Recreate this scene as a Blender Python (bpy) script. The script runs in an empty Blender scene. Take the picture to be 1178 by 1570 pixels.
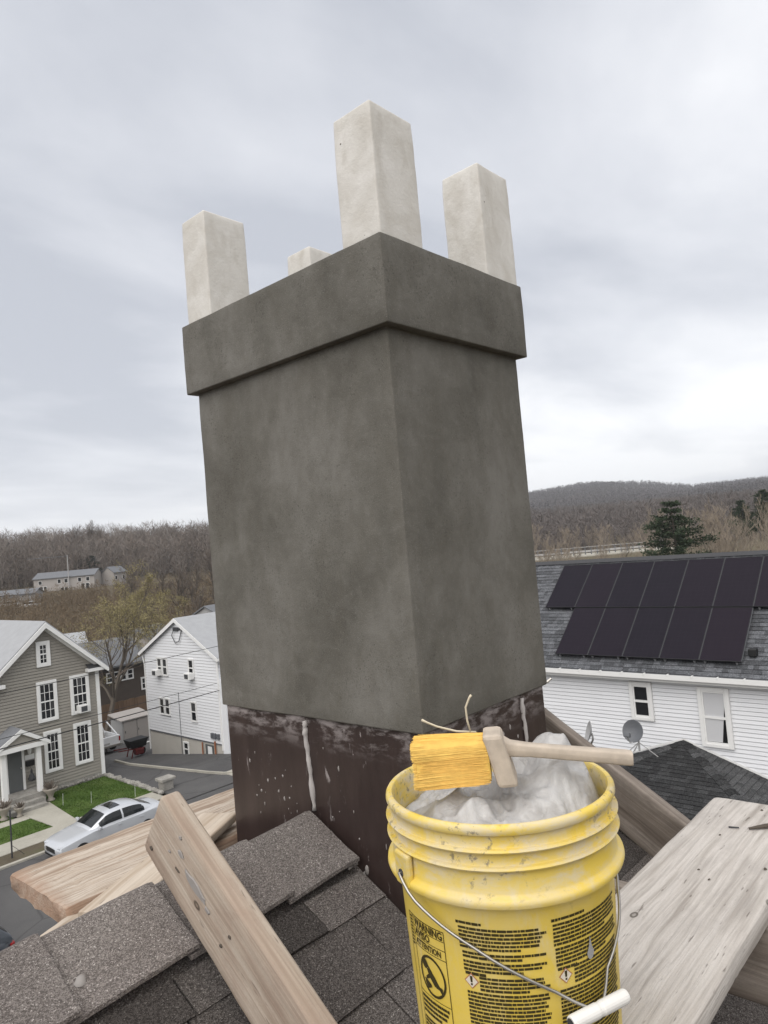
import bpy, bmesh, math, random
import numpy as np
from mathutils import Vector, Matrix, noise as mnoise

# ------------------------------------------------------------------ camera, sky, sun, exposure
scene = bpy.context.scene
COL = scene.collection
YAW, PITCH, ROLL, FPX = math.radians(42.092), math.radians(2.459), math.radians(-4.989), 1092.7
EYE = Vector((-1.108, -0.948, 0.0))          # eye level is z = 0; the street lies about 10.3 m below
fw = Vector((math.cos(YAW)*math.cos(PITCH), math.sin(YAW)*math.cos(PITCH), math.sin(PITCH)))
rt = Vector((math.sin(YAW), -math.cos(YAW), 0)); up = rt.cross(fw)
r2 = rt*math.cos(ROLL) + up*math.sin(ROLL); u2 = -rt*math.sin(ROLL) + up*math.cos(ROLL)
cam = bpy.data.cameras.new('camera'); cam_o = bpy.data.objects.new('camera', cam); COL.objects.link(cam_o)
cam_o.matrix_world = Matrix(((r2.x, u2.x, -fw.x, EYE.x), (r2.y, u2.y, -fw.y, EYE.y), (r2.z, u2.z, -fw.z, EYE.z), (0, 0, 0, 1)))
cam.sensor_fit = 'HORIZONTAL'; cam.sensor_width = 36.0; cam.lens = 36.0*FPX/1178.0
cam.clip_start = 0.02; cam.clip_end = 8000
scene.camera = cam_o
scene.render.resolution_x, scene.render.resolution_y = 768, 1024

SUN_EL, SUN_AZ = math.radians(50), math.radians(199)       # azimuth counted from +X; behind the camera
world = bpy.data.worlds.new('World'); scene.world = world; world.use_nodes = True
wn, wl = world.node_tree.nodes, world.node_tree.links
for n in list(wn): wn.remove(n)
def wnode(t, **k):
    n = wn.new(t)
    for a, b in k.items(): setattr(n, a, b)
    return n
w_out = wnode('ShaderNodeOutputWorld'); w_bg = wnode('ShaderNodeBackground')
w_sky = wnode('ShaderNodeTexSky', sky_type='NISHITA', sun_disc=False)
w_sky.sun_elevation = SUN_EL; w_sky.sun_rotation = math.radians(90) - SUN_AZ
w_sky.air_density = 1.0; w_sky.dust_density = 2.0
w_tc = wnode('ShaderNodeTexCoord')
w_sep = wnode('ShaderNodeSeparateXYZ'); wl.new(w_tc.outputs['Generated'], w_sep.inputs[0])
def wmath(op, a, b=None, c=None):
    n = wnode('ShaderNodeMath', operation=op)
    for i, v in enumerate((a, b, c)):
        if v is None: continue
        if isinstance(v, (int, float)): n.inputs[i].default_value = v
        else: wl.new(v, n.inputs[i])
    return n.outputs[0]
zc = wmath('MAXIMUM', w_sep.outputs[2], 0.0); den = wmath('ADD', zc, 0.16)
w_cmb = wnode('ShaderNodeCombineXYZ')
wl.new(wmath('DIVIDE', w_sep.outputs[0], den), w_cmb.inputs[0]); wl.new(wmath('DIVIDE', w_sep.outputs[1], den), w_cmb.inputs[1])
def wnoise(scale, detail, rough, dist, off):
    mp = wnode('ShaderNodeMapping'); mp.inputs['Location'].default_value = off; mp.inputs['Rotation'].default_value = (0, 0, 0.75); mp.inputs['Scale'].default_value = (0.7, 1.15, 1.0)
    wl.new(w_cmb.outputs[0], mp.inputs[0])
    n = wnode('ShaderNodeTexNoise'); n.inputs['Scale'].default_value = scale; n.inputs['Detail'].default_value = detail
    n.inputs['Roughness'].default_value = rough; n.inputs['Distortion'].default_value = dist
    wl.new(mp.outputs[0], n.inputs['Vector']); return n.outputs['Fac']
big = wnoise(0.50, 3, 0.45, 0.2, (18.18, 11.45, 0)); fine = wnoise(1.5, 6, 0.52, 0.25, (17.65, 16.96, 0))
cl = wmath('ADD', wmath('MULTIPLY', big, 0.62), wmath('MULTIPLY', fine, 0.38))
w_ramp = wnode('ShaderNodeValToRGB'); wl.new(cl, w_ramp.inputs[0])
e = w_ramp.color_ramp.elements
e[0].position = 0.38; e[0].color = (0.48, 0.50, 0.55, 1); e[1].position = 0.585; e[1].color = (0.90, 0.905, 0.92, 1)
e2 = w_ramp.color_ramp.elements.new(0.48); e2.color = (0.655, 0.67, 0.71, 1)
hz = wmath('POWER', wmath('SUBTRACT', 1.0, wmath('MINIMUM', wmath('MAXIMUM', w_sep.outputs[2], 0.0), 1.0)), 9.0)   # the deck thins towards the horizon
w_mixh = wnode('ShaderNodeMix', data_type='RGBA'); wl.new(wmath('MULTIPLY', hz, 0.55), w_mixh.inputs[0])
wl.new(w_ramp.outputs[0], w_mixh.inputs[6]); w_mixh.inputs[7].default_value = (0.84, 0.85, 0.88, 1)
w_skys = wnode('ShaderNodeMix', data_type='RGBA', blend_type='MULTIPLY'); w_skys.inputs[0].default_value = 1.0
wl.new(w_sky.outputs[0], w_skys.inputs[6]); w_skys.inputs[7].default_value = (0.10, 0.10, 0.10, 1)
w_mix = wnode('ShaderNodeMix', data_type='RGBA'); w_mix.inputs[0].default_value = 0.93
wl.new(w_skys.outputs[2], w_mix.inputs[6]); wl.new(w_mixh.outputs[2], w_mix.inputs[7])
wl.new(w_mix.outputs[2], w_bg.inputs[0]); w_bg.inputs[1].default_value = 0.70
wl.new(w_bg.outputs[0], w_out.inputs[0])

sun = bpy.data.lights.new('sun', 'SUN'); sun.energy = 1.4; sun.angle = math.radians(75); sun.color = (1.0, 0.965, 0.92)
sun_o = bpy.data.objects.new('sun', sun); COL.objects.link(sun_o)
sd = Vector((math.cos(SUN_EL)*math.cos(SUN_AZ), math.cos(SUN_EL)*math.sin(SUN_AZ), math.sin(SUN_EL)))
sun_o.rotation_euler = sd.to_track_quat('Z', 'Y').to_euler(); sun_o.location = (-20, -8, 40)

vs = scene.view_settings
vs.view_transform = 'Standard'; vs.look = 'None'; vs.gamma = 1.0; vs.exposure = 0.88; vs.use_curve_mapping = False
scene.render.engine = 'CYCLES'
scene.cycles.use_denoising = True
scene.cycles.max_bounces = 6; scene.cycles.diffuse_bounces = 3; scene.cycles.glossy_bounces = 3
scene.cycles.transparent_max_bounces = 8; scene.cycles.transmission_bounces = 4

# ------------------------------------------------------------------ materials
def S(r, g, b):
    f = lambda c: (c/255/12.92) if c/255 <= 0.04045 else ((c/255+0.055)/1.055)**2.4
    return (f(r), f(g), f(b), 1.0)
class NT:
    def __init__(s, name, rough=0.7, spec=0.3):
        s.m = bpy.data.materials.new(name); s.m.use_nodes = True
        s.n, s.l = s.m.node_tree.nodes, s.m.node_tree.links
        s.b = s.n['Principled BSDF']; s.b.inputs['Roughness'].default_value = rough
        s.b.inputs['Specular IOR Level'].default_value = spec
    def node(s, t, **k):
        n = s.n.new(t)
        for a, b in k.items(): setattr(n, a, b)
        return n
    def put(s, sock, v):
        if hasattr(v, 'is_linked') or isinstance(v, bpy.types.NodeSocket): s.l.new(v, sock)
        else: sock.default_value = v
    def obj(s): return s.node('ShaderNodeTexCoord').outputs['Object']
    def pos(s): return s.node('ShaderNodeNewGeometry').outputs['Position']
    def rnd(s): return s.node('ShaderNodeObjectInfo').outputs['Random']
    def map(s, v, scale=(1, 1, 1), loc=(0, 0, 0), rot=(0, 0, 0)):
        n = s.node('ShaderNodeMapping'); s.l.new(v, n.inputs[0])
        n.inputs['Scale'].default_value = scale; n.inputs['Rotation'].default_value = rot
        s.put(n.inputs['Location'], loc); return n.outputs[0]
    def vmath(s, op, a, b):
        n = s.node('ShaderNodeVectorMath', operation=op); s.put(n.inputs[0], a); s.put(n.inputs[1], b); return n.outputs[0]
    def noise(s, v, scale, detail=4, rough=0.5, dist=0.0):
        n = s.node('ShaderNodeTexNoise'); s.l.new(v, n.inputs['Vector'])
        n.inputs['Scale'].default_value = scale; n.inputs['Detail'].default_value = detail
        n.inputs['Roughness'].default_value = rough; n.inputs['Distortion'].default_value = dist
        return n.outputs['Fac']
    def voro(s, v, scale, out='Distance', feature='F1', rand=1.0):
        n = s.node('ShaderNodeTexVoronoi', feature=feature); s.l.new(v, n.inputs['Vector'])
        n.inputs['Scale'].default_value = scale; n.inputs['Randomness'].default_value = rand; return n.outputs[out]
    def ramp(s, f, pts, mode='LINEAR'):
        n = s.node('ShaderNodeValToRGB'); s.l.new(f, n.inputs[0]); cr = n.color_ramp; cr.interpolation = mode
        cr.elements[0].position = pts[0][0]; cr.elements[1].position = pts[-1][0]
        def c(v): return v if isinstance(v, tuple) else (v, v, v, 1)
        cr.elements[0].color = c(pts[0][1]); cr.elements[1].color = c(pts[-1][1])
        for p, v in pts[1:-1]: cr.elements.new(p).color = c(v)
        return n.outputs[0]
    def mix(s, f, a, b, blend='MIX'):
        n = s.node('ShaderNodeMix', data_type='RGBA', blend_type=blend)
        s.put(n.inputs[0], f); s.put(n.inputs[6], a); s.put(n.inputs[7], b); return n.outputs[2]
    def math(s, op, a, b=0.0, clamp=False):
        n = s.node('ShaderNodeMath', operation=op, use_clamp=clamp); s.put(n.inputs[0], a); s.put(n.inputs[1], b); return n.outputs[0]
    def sep(s, v): n = s.node('ShaderNodeSeparateXYZ'); s.l.new(v, n.inputs[0]); return n.outputs
    def bump(s, h, strength=0.3, dist=0.01, nrm=None):
        n = s.node('ShaderNodeBump'); s.l.new(h, n.inputs['Height']); n.inputs['Strength'].default_value = strength
        n.inputs['Distance'].default_value = dist
        if nrm is not None: s.l.new(nrm, n.inputs['Normal'])
        return n.outputs[0]
    def done(s, col=None, nrm=None, rough=None, **k):
        if col is not None: s.put(s.b.inputs['Base Color'], col)
        if nrm is not None: s.l.new(nrm, s.b.inputs['Normal'])
        if rough is not None: s.put(s.b.inputs['Roughness'], rough)
        for a, v in k.items(): s.put(s.b.inputs[a.replace('_', ' ')], v)
        return s.m

M = {}
def plain(key, col, rough=0.6, var=0.12, scale=6.0, spec=0.3, metallic=0.0, rnd=0.0):
    t = NT(key, rough, spec); p = t.pos()
    f = t.noise(p, scale, 5, 0.6)
    c = t.mix(f, tuple(x*(1-var) for x in col[:3])+(1,), tuple(min(1, x*(1+var)) for x in col[:3])+(1,))
    if rnd: c = t.mix(t.math('MULTIPLY', t.rnd(), rnd), c, tuple(x*0.55 for x in col[:3])+(1,))
    M[key] = t.done(c, Metallic=metallic); return M[key]

def m_stucco():
    t = NT('stucco', 0.85, 0.25); p = t.pos()
    a = t.noise(t.map(p, (1, 1, 0.75)), 4.6, 7, 0.58, 0.35); b = t.noise(t.map(p, (1, 1, 0.30), (5, 1, 2), (0.15, 0.1, 0)), 22, 5, 0.6, 0.2); sw = t.noise(t.map(p, (1, 1, 1.7), (1, 2, 3), (0.6, -0.5, 0.3)), 10, 6, 0.62, 0.6)
    c = t.ramp(a, [(0.32, (0.092, 0.086, 0.073, 1)), (0.5, (0.134, 0.126, 0.109, 1)), (0.66, (0.180, 0.171, 0.153, 1))])
    c = t.mix(t.math('MULTIPLY', t.ramp(b, [(0.45, 0.0), (0.65, 1.0)]), 0.30), c, (0.108, 0.098, 0.080, 1))
    c = t.mix(t.math('MULTIPLY', t.ramp(sw, [(0.46, 0.0), (0.64, 1.0)]), 0.28), c, (0.178, 0.169, 0.152, 1))
    md = t.noise(t.map(p, (1, 1, 0.8), (2, 9, 4)), 30, 9, 0.72, 0.3); c = t.mix(t.math('MULTIPLY', t.ramp(md, [(0.46, 0.0), (0.62, 1.0)]), 0.22), c, (0.090, 0.083, 0.070, 1)); c = t.mix(t.math('MULTIPLY', t.ramp(md, [(0.34, 1.0), (0.46, 0.0)]), 0.16), c, (0.21, 0.20, 0.18, 1))
    sp = t.ramp(t.noise(p, 170, 3, 0.6), [(0.56, 0.0), (0.66, 1.0)]); sp2 = t.ramp(t.noise(t.map(p, (1, 1, 1), (7, 3, 1)), 6, 5, 0.65), [(0.47, 0.0), (0.60, 1.0)])
    c = t.mix(t.math('MULTIPLY', t.math('MULTIPLY', sp, sp2), 0.5), c, (0.045, 0.041, 0.034, 1))
    w = t.ramp(t.noise(t.map(p, (1, 1, 1), (3, 1, 2)), 380, 2, 0.5), [(0.62, 0.0), (0.70, 1.0)])
    c = t.mix(t.math('MULTIPLY', w, 0.30), c, (0.29, 0.28, 0.25, 1))
    ph = t.ramp(t.voro(p, 55), [(0.0, 1.0), (0.05, 1.0), (0.075, 0.0)]); ph = t.math('MULTIPLY', ph, t.ramp(t.noise(p, 5, 2), [(0.55, 0.0), (0.60, 1.0)]))
    c = t.mix(t.math('MULTIPLY', ph, 0.7), c, (0.03, 0.028, 0.022, 1))
    h = t.math('ADD', t.math('MULTIPLY', t.noise(p, 300, 3, 0.6), 0.30), t.math('MULTIPLY', sw, 0.5)); h = t.math('SUBTRACT', h, t.math('MULTIPLY', ph, 0.3)); h = t.math('ADD', h, t.math('MULTIPLY', md, 0.8))
    M['stucco'] = t.done(c, t.bump(h, 0.40, 0.005))
def m_post():
    t = NT('post_plaster', 0.85, 0.2); p = t.pos()
    a = t.noise(p, 11, 5, 0.6, 0.7)
    c = t.ramp(a, [(0.32, (0.57, 0.54, 0.49, 1)), (0.5, (0.63, 0.605, 0.56, 1)), (0.68, (0.70, 0.675, 0.635, 1))])
    s = t.ramp(t.noise(t.map(p, (1, 1, 0.5), (4, 4, 1)), 13, 5, 0.6, 0.4), [(0.53, 0.0), (0.66, 1.0)])
    c = t.mix(t.math('MULTIPLY', s, 0.38), c, (0.42, 0.385, 0.33, 1))
    k = t.ramp(t.voro(p, 30), [(0.0, 1.0), (0.055, 1.0), (0.07, 0.0)])
    k = t.math('MULTIPLY', k, t.ramp(t.noise(p, 9, 2), [(0.58, 0.0), (0.62, 1.0)]))
    c = t.mix(k, c, (0.10, 0.09, 0.075, 1))
    M['post'] = t.done(c, t.bump(t.noise(p, 90, 5, 0.7), 0.35, 0.004))
def m_flash():
    t = NT('brown_metal', 0.34, 0.5); p = t.pos()
    c = t.ramp(t.noise(t.map(p, (3, 3, 0.6)), 9, 4, 0.6), [(0.3, (0.031, 0.0205, 0.0185, 1)), (0.7, (0.047, 0.032, 0.029, 1))])
    z = t.sep(p)[2]
    m1 = t.ramp(t.noise(t.map(p, (1.0, 1.0, 2.6)), 13, 8, 0.72, 0.25), [(0.47, 0.0), (0.60, 1.0)])
    topz = t.ramp(z, [(0.0, 0.0), (1.0, 1.0)])
    rng = t.node('ShaderNodeMapRange'); t.l.new(z, rng.inputs[0]); rng.inputs[1].default_value = -0.475; rng.inputs[2].default_value = -0.405
    smear = t.math('MULTIPLY', m1, rng.outputs[0])
    dr = t.ramp(t.noise(t.map(p, (1, 1, 0.28)), 60, 5, 0.7, 0.4), [(0.62, 0.0), (0.66, 1.0)])
    zone = t.ramp(t.noise(p, 7, 2, 0.5), [(0.52, 0.0), (0.62, 1.0)])
    spat = t.math('MULTIPLY', dr, zone)
    f = t.math('MAXIMUM', t.math('MULTIPLY', smear, 0.70), t.math('MULTIPLY', spat, 0.80))
    c = t.mix(f, c, (0.36, 0.32, 0.31, 1))
    M['flash'] = t.done(c, t.bump(t.noise(p, 30, 4, 0.6), 0.12, 0.004), t.mix(f, (0.33,)*3+(1,), (0.85,)*3+(1,)))
def m_shingle(key, dark, light, fleck, scale=330, rnd=0.6, bumps=0.8):
    t = NT(key, 0.92, 0.15); p = t.pos()
    cell = t.sep(t.voro(p, scale, 'Color'))[0]
    c = t.ramp(cell, [(0.0, dark), (0.25, dark), (0.75, light), (0.95, light), (1.0, fleck)])
    tone = t.noise(p, 5, 4, 0.6)
    c = t.mix(t.math('MULTIPLY', t.ramp(tone, [(0.35, 0.0), (0.65, 1.0)]), 0.35), c, t.mix(1.0, c, (0.55, 0.5, 0.5, 1), 'MULTIPLY'))
    r = t.math('SUBTRACT', 1.22, t.math('MULTIPLY', t.rnd(), rnd))
    cm = t.node('ShaderNodeCombineColor'); [t.l.new(r, cm.inputs[i]) for i in range(3)]
    c = t.mix(1.0, c, cm.outputs[0], 'MULTIPLY')
    M[key] = t.done(c, t.bump(t.voro(p, scale), bumps, 0.003))
def m_wood(key, base, dark, pale, grain=42.0, stain=0.35, dirt=(0.14, 0.12, 0.10, 1), bump=0.4, streak=0.6, endcol=None):
    t = NT(key, 0.85, 0.15); o = t.obj()
    o = t.vmath('ADD', o, t.vmath('MULTIPLY', t.node('ShaderNodeObjectInfo').outputs['Location'], (3.1, 5.7, 2.3)))
    warp = t.noise(t.map(o, (1.6, 7, 7)), 1.6, 2, 0.5)
    wv = t.node('ShaderNodeCombineXYZ'); t.l.new(t.math('MULTIPLY', warp, 0.030), wv.inputs[1]); t.l.new(t.math('MULTIPLY', warp, 0.016), wv.inputs[2])
    ow = t.vmath('ADD', o, wv.outputs[0])
    g = t.noise(t.map(ow, (0.022, 1, 1)), grain*7.0, 4, 0.62, 0.0); g2 = t.noise(t.map(ow, (0.05, 1, 1)), grain*1.6, 3, 0.5, 0.1)
    c = t.ramp(g2, [(0.32, dark), (0.45, base), (0.58, pale), (0.72, base)])
    c = t.mix(t.math('MULTIPLY', t.ramp(g, [(0.48, 0.0), (0.66, 1.0)]), streak), c, tuple(x*0.75 for x in dark[:3])+(1,))
    s = t.ramp(t.noise(t.map(o, (1, 1.6, 1.6)), 7.5, 6, 0.65, 0.3), [(0.48, 0.0), (0.66, 1.0)])
    c = t.mix(t.math('MULTIPLY', s, stain), c, dirt)
    kv = t.map(o, (1.0, 1.7, 1.7)); k = t.voro(kv, 6.0, 'Distance')
    on = t.ramp(t.sep(t.voro(kv, 6.0, 'Color'))[0], [(0.52, 0.0), (0.56, 1.0)])
    halo = t.math('MULTIPLY', t.ramp(k, [(0.0, 1.0), (0.10, 0.8), (0.22, 0.0)]), on); kn = t.math('MULTIPLY', t.ramp(k, [(0.0, 1.0), (0.055, 1.0), (0.075, 0.0)]), on)
    ring = t.math('MULTIPLY', t.ramp(k, [(0.035, 0.0), (0.052, 1.0), (0.062, 1.0), (0.08, 0.0)]), on)
    c = t.mix(t.math('MULTIPLY', halo, 0.40), c, dark); c = t.mix(t.math('MULTIPLY', kn, 0.5), c, tuple(x*0.6 for x in dark[:3])+(1,)); c = t.mix(t.math('MULTIPLY', ring, 0.75), c, (0.05, 0.04, 0.03, 1))
    pk = t.ramp(t.noise(t.map(o, (0.15, 1, 1)), 130, 2, 0.5), [(0.68, 0.0), (0.74, 1.0)])
    c = t.mix(t.math('MULTIPLY', pk, 0.55), c, (0.07, 0.055, 0.045, 1))
    if endcol:                                   # weathered reddish broken end
        ro = t.obj(); xs = t.sep(ro); m_ = t.math('ADD', xs[0], t.math('MULTIPLY', t.noise(ro, 22, 4, 0.6), 0.07)); c = t.mix(t.math('MULTIPLY', t.ramp(m_, [(0.035, 1.0), (0.085, 0.0)]), 0.75), c, endcol)
        sd_m = t.math('GREATER_THAN', t.math('ABSOLUTE', t.sep(t.node('ShaderNodeTexCoord').outputs['Normal'])[1]), 0.7); c = t.mix(t.math('MULTIPLY', sd_m, 0.6), c, tuple(x*1.15 for x in endcol[:3])+(1,))
    fine = t.noise(o, 260, 3, 0.6); c = t.mix(t.math('MULTIPLY', t.ramp(fine, [(0.5, 0.0), (0.75, 1.0)]), 0.22), c, dark)
    h = t.math('ADD', t.math('MULTIPLY', g, 0.9), t.math('MULTIPLY', t.noise(o, 75, 4, 0.6), 0.3))
    M[key] = t.done(c, t.bump(h, bump, 0.004))
def m_bucket():
    t = NT('yellow_plastic', 0.42, 0.4); o = t.obj(); z = t.sep(o)[2]
    c = t.mix(t.noise(o, 7, 3, 0.5), (0.66, 0.475, 0.065, 1), (0.74, 0.55, 0.105, 1))
    rg = t.node('ShaderNodeMapRange'); t.l.new(z, rg.inputs[0]); rg.inputs[1].default_value = 0.255; rg.inputs[2].default_value = 0.315; rg.inputs[3].default_value = 0.10; rg.inputs[4].default_value = 1.0
    n1 = t.noise(t.map(o, (1, 1, 2.2)), 20, 9, 0.74, 0.3)
    f = t.math('MULTIPLY', t.ramp(n1, [(0.44, 0.0), (0.60, 1.0)]), rg.outputs[0])
    c = t.mix(t.math('MULTIPLY', f, 0.72), c, (0.57, 0.52, 0.44, 1))
    sm = t.ramp(t.noise(t.map(o, (1, 1, 0.5), (2, 2, 2)), 9, 5, 0.6, 0.5), [(0.50, 0.0), (0.75, 1.0)])
    c = t.mix(t.math('MULTIPLY', sm, 0.55), c, (0.66, 0.55, 0.28, 1))
    du = t.ramp(t.noise(t.map(o, (1, 1, 0.35), (5, 1, 2)), 34, 7, 0.7, 0.3), [(0.55, 0.0), (0.70, 1.0)]); c = t.mix(t.math('MULTIPLY', du, 0.45), c, (0.62, 0.55, 0.40, 1))
    g = t.math('MULTIPLY', t.ramp(t.noise(o, 90, 4, 0.7), [(0.57, 0.0), (0.66, 1.0)]), t.math('MULTIPLY', rg.outputs[0], t.ramp(t.noise(o, 9, 3), [(0.45, 0.0), (0.6, 1.0)])))
    c = t.mix(t.math('MULTIPLY', g, 0.75), c, (0.14, 0.13, 0.12, 1))
    M['bucket'] = t.done(c, t.bump(n1, 0.15, 0.002), t.mix(f, (0.40,)*3+(1,), (0.85,)*3+(1,)))
    M['bucket'].node_tree.nodes['Principled BSDF'].inputs['Subsurface Weight'].default_value = 0.0
def m_bag():
    t = NT('white_plastic_film', 0.32, 0.5); o = t.obj()
    c = t.ramp(t.noise(o, 22, 4, 0.6, 0.6), [(0.3, (0.42, 0.40, 0.385, 1)), (0.65, (0.68, 0.67, 0.66, 1))])
    M['bag'] = t.done(c, t.bump(t.noise(t.map(o, (1, 1, 1)), 38, 4, 0.55, 1.4), 0.35, 0.01), Transmission_Weight=0.30, Roughness=0.30)
def m_sat(key, col, rough, **k): 
    t = NT(key, rough, 0.4); M[key] = t.done(col, **k)
def m_asphalt():
    t = NT('asphalt', 0.9, 0.2); p = t.pos()
    c = t.ramp(t.noise(p, 0.35, 5, 0.6), [(0.3, (0.065, 0.063, 0.064, 1)), (0.7, (0.105, 0.102, 0.10, 1))])
    cr = t.ramp(t.voro(t.vmath('ADD', p, t.vmath('MULTIPLY', t.node('ShaderNodeTexNoise').outputs['Color'], (0.6, 0.6, 0))), 0.22, 'Distance', 'DISTANCE_TO_EDGE'), [(0.0, 1.0), (0.006, 0.6), (0.012, 0.0)])
    c = t.mix(t.math('MULTIPLY', cr, 0.5), c, (0.035, 0.034, 0.034, 1))
    c = t.mix(t.ramp(t.noise(p, 40, 2), [(0.6, 0.0), (0.75, 0.5)]), c, (0.16, 0.155, 0.15, 1))
    M['asphalt'] = t.done(c, t.bump(t.noise(p, 60, 3, 0.7), 0.3, 0.02))
def m_ground(key, cols, scale=0.5, fine=9):
    t = NT(key, 0.95, 0.1); p = t.pos()
    f = t.math('ADD', t.math('MULTIPLY', t.noise(p, scale, 5, 0.6), 0.65), t.math('MULTIPLY', t.noise(p, fine, 4, 0.65), 0.35))
    c = t.ramp(f, [(0.32, cols[0]), (0.5, cols[1]), (0.68, cols[2])])
    M[key] = t.done(c, t.bump(t.noise(p, fine*2, 4, 0.7), 0.5, 0.05))
m_stucco(); m_post(); m_flash(); m_bucket(); m_bag(); m_asphalt()
m_shingle('shingle', (0.072, 0.063, 0.058, 1), (0.185, 0.166, 0.153, 1), (0.42, 0.39, 0.36, 1), scale=560, rnd=0.75)
m_shingle('cap_shingle', (0.115, 0.101, 0.093, 1), (0.255, 0.229, 0.211, 1), (0.52, 0.48, 0.45, 1), scale=560, rnd=0.35)
for _k, _f in (('a', .66), ('b', .86), ('c', 1.10)):
    m_shingle('house_shingle_'+_k, (0.085*_f, 0.088*_f, 0.095*_f, 1), (0.135*_f, 0.14*_f, 0.15*_f, 1), (0.20*_f, 0.21*_f, 0.225*_f, 1), scale=45, rnd=0.3, bumps=0.3)
m_shingle('hip_shingle', (0.042, 0.043, 0.045, 1), (0.095, 0.096, 0.097, 1), (0.15, 0.15, 0.15, 1), scale=70, rnd=0.85, bumps=0.3)
m_wood('wood_grey', (0.50, 0.46, 0.42, 1), (0.36, 0.325, 0.29, 1), (0.56, 0.52, 0.48, 1), grain=30, stain=0.45, dirt=(0.35, 0.32, 0.295, 1), bump=0.6, streak=0.42)
m_wood('wood_rough', (0.49, 0.405, 0.325, 1), (0.31, 0.23, 0.17, 1), (0.57, 0.495, 0.415, 1), grain=26, stain=0.30, dirt=(0.35, 0.27, 0.20, 1), bump=1.0, streak=0.75, endcol=(0.33, 0.205, 0.14, 1))
m_wood('wood_beige', (0.40, 0.325, 0.26, 1), (0.26, 0.195, 0.15, 1), (0.47, 0.40, 0.33, 1), grain=18, stain=0.45, dirt=(0.29, 0.205, 0.16, 1), bump=0.4, streak=0.35)
m_wood('wood_pale', (0.55, 0.465, 0.375, 1), (0.40, 0.315, 0.235, 1), (0.61, 0.53, 0.44, 1), grain=16, stain=0.2, dirt=(0.42, 0.35, 0.27, 1), bump=0.3, streak=0.3)
m_wood('wood_old', (0.22, 0.185, 0.155, 1), (0.13, 0.105, 0.087, 1), (0.29, 0.25, 0.215, 1), grain=18, stain=0.5, dirt=(0.12, 0.10, 0.085, 1), bump=0.4, streak=0.5)
m_ground('terrain', [(0.075, 0.060, 0.040, 1), (0.11, 0.09, 0.062, 1), (0.13, 0.12, 0.075, 1)], 0.03, 0.6)
m_ground('lawn', [(0.044, 0.076, 0.017, 1), (0.068, 0.112, 0.026, 1), (0.105, 0.138, 0.045, 1)], 0.8, 14)
m_ground('verge', [(0.075, 0.062, 0.044, 1), (0.11, 0.092, 0.066, 1), (0.10, 0.105, 0.055, 1)], 1.2, 12)
m_ground('concrete', [(0.30, 0.285, 0.245, 1), (0.37, 0.35, 0.30, 1), (0.42, 0.40, 0.35, 1)], 0.7, 9)
m_ground('stone', [(0.20, 0.19, 0.17, 1), (0.30, 0.285, 0.26, 1), (0.40, 0.385, 0.35, 1)], 3.0, 20)
plain('white_siding', (0.76, 0.765, 0.78, 1), 0.55, 0.05, 1.2, rnd=0.12)
plain('grey_siding', (0.30, 0.28, 0.245, 1), 0.6, 0.08, 1.2, rnd=0.18)
plain('white_trim', (0.74, 0.735, 0.72, 1), 0.5, 0.06, 3)
plain('beige_block', (0.47, 0.445, 0.40, 1), 0.85, 0.12, 1.5)
plain('apartment', (0.33, 0.305, 0.285, 1), 0.8, 0.06, 0.5, rnd=0.1)
plain('brown_wall', (0.16, 0.105, 0.07, 1), 0.85, 0.25, 2.0, rnd=0.4)
plain('roof_grey', (0.15, 0.155, 0.165, 1), 0.9, 0.22, 5)
plain('roof_pale', (0.33, 0.335, 0.345, 1), 0.9, 0.15, 3)
plain('dark_grey', (0.05, 0.05, 0.053, 1), 0.6, 0.2, 5)
plain('dish_grey', (0.12, 0.125, 0.135, 1), 0.45, 0.1, 5)
plain('dish_pale', (0.34, 0.335, 0.33, 1), 0.5, 0.1, 5)
plain('door_grey', (0.105, 0.11, 0.11, 1), 0.5, 0.1, 3)
plain('caulk', (0.40, 0.375, 0.36, 1), 0.75, 0.15, 40)
plain('mortar', (0.27, 0.25, 0.235, 1), 0.85, 0.2, 60)
plain('bark', (0.105, 0.088, 0.072, 1), 0.95, 0.3, 8, rnd=0.4)
plain('bark_pale', (0.20, 0.17, 0.135, 1), 0.95, 0.25, 8, rnd=0.4)
plain('twig', (0.14, 0.115, 0.095, 1), 0.95, 0.3, 2, rnd=0.45)
plain('twig_pale', (0.30, 0.25, 0.195, 1), 0.95, 0.25, 2, rnd=0.45)
plain('bud', (0.25, 0.215, 0.105, 1), 0.9, 0.3, 3)
plain('forest_left', (0.155, 0.128, 0.108, 1), 0.95, 0.62, 0.05)
plain('forest_grey', (0.19, 0.165, 0.145, 1), 0.95, 0.35, 0.05)
plain('umber_wall', (0.085, 0.070, 0.060, 1), 0.85, 0.2, 2.0)
plain('forest_right', (0.125, 0.108, 0.100, 1), 0.95, 0.4, 0.012)
plain('far_forest', (0.112, 0.103, 0.103, 1), 0.95, 0.35, 0.006)
plain('scrub', (0.15, 0.112, 0.072, 1), 0.95, 0.4, 0.1)
plain('needle', (0.030, 0.045, 0.022, 1), 0.9, 0.4, 2)
plain('conifer_far', (0.028, 0.036, 0.024, 1), 0.9, 0.4, 0.3)
plain('red_metal', (0.10, 0.018, 0.018, 1), 0.5, 0.2, 6)
plain('terracotta', (0.30, 0.27, 0.23, 1), 0.8, 0.2, 9)
plain('brush_handle', (0.47, 0.40, 0.325, 1), 0.75, 0.38, 45)
plain('bristle', (0.86, 0.54, 0.13, 1), 0.6, 0.25, 60)
plain('bristle_dark', (0.78, 0.47, 0.11, 1), 0.7, 0.25, 90)
plain('strand', (0.62, 0.54, 0.40, 1), 0.7, 0.1, 30)
plain('grip', (0.74, 0.72, 0.68, 1), 0.45, 0.08, 40)
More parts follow.
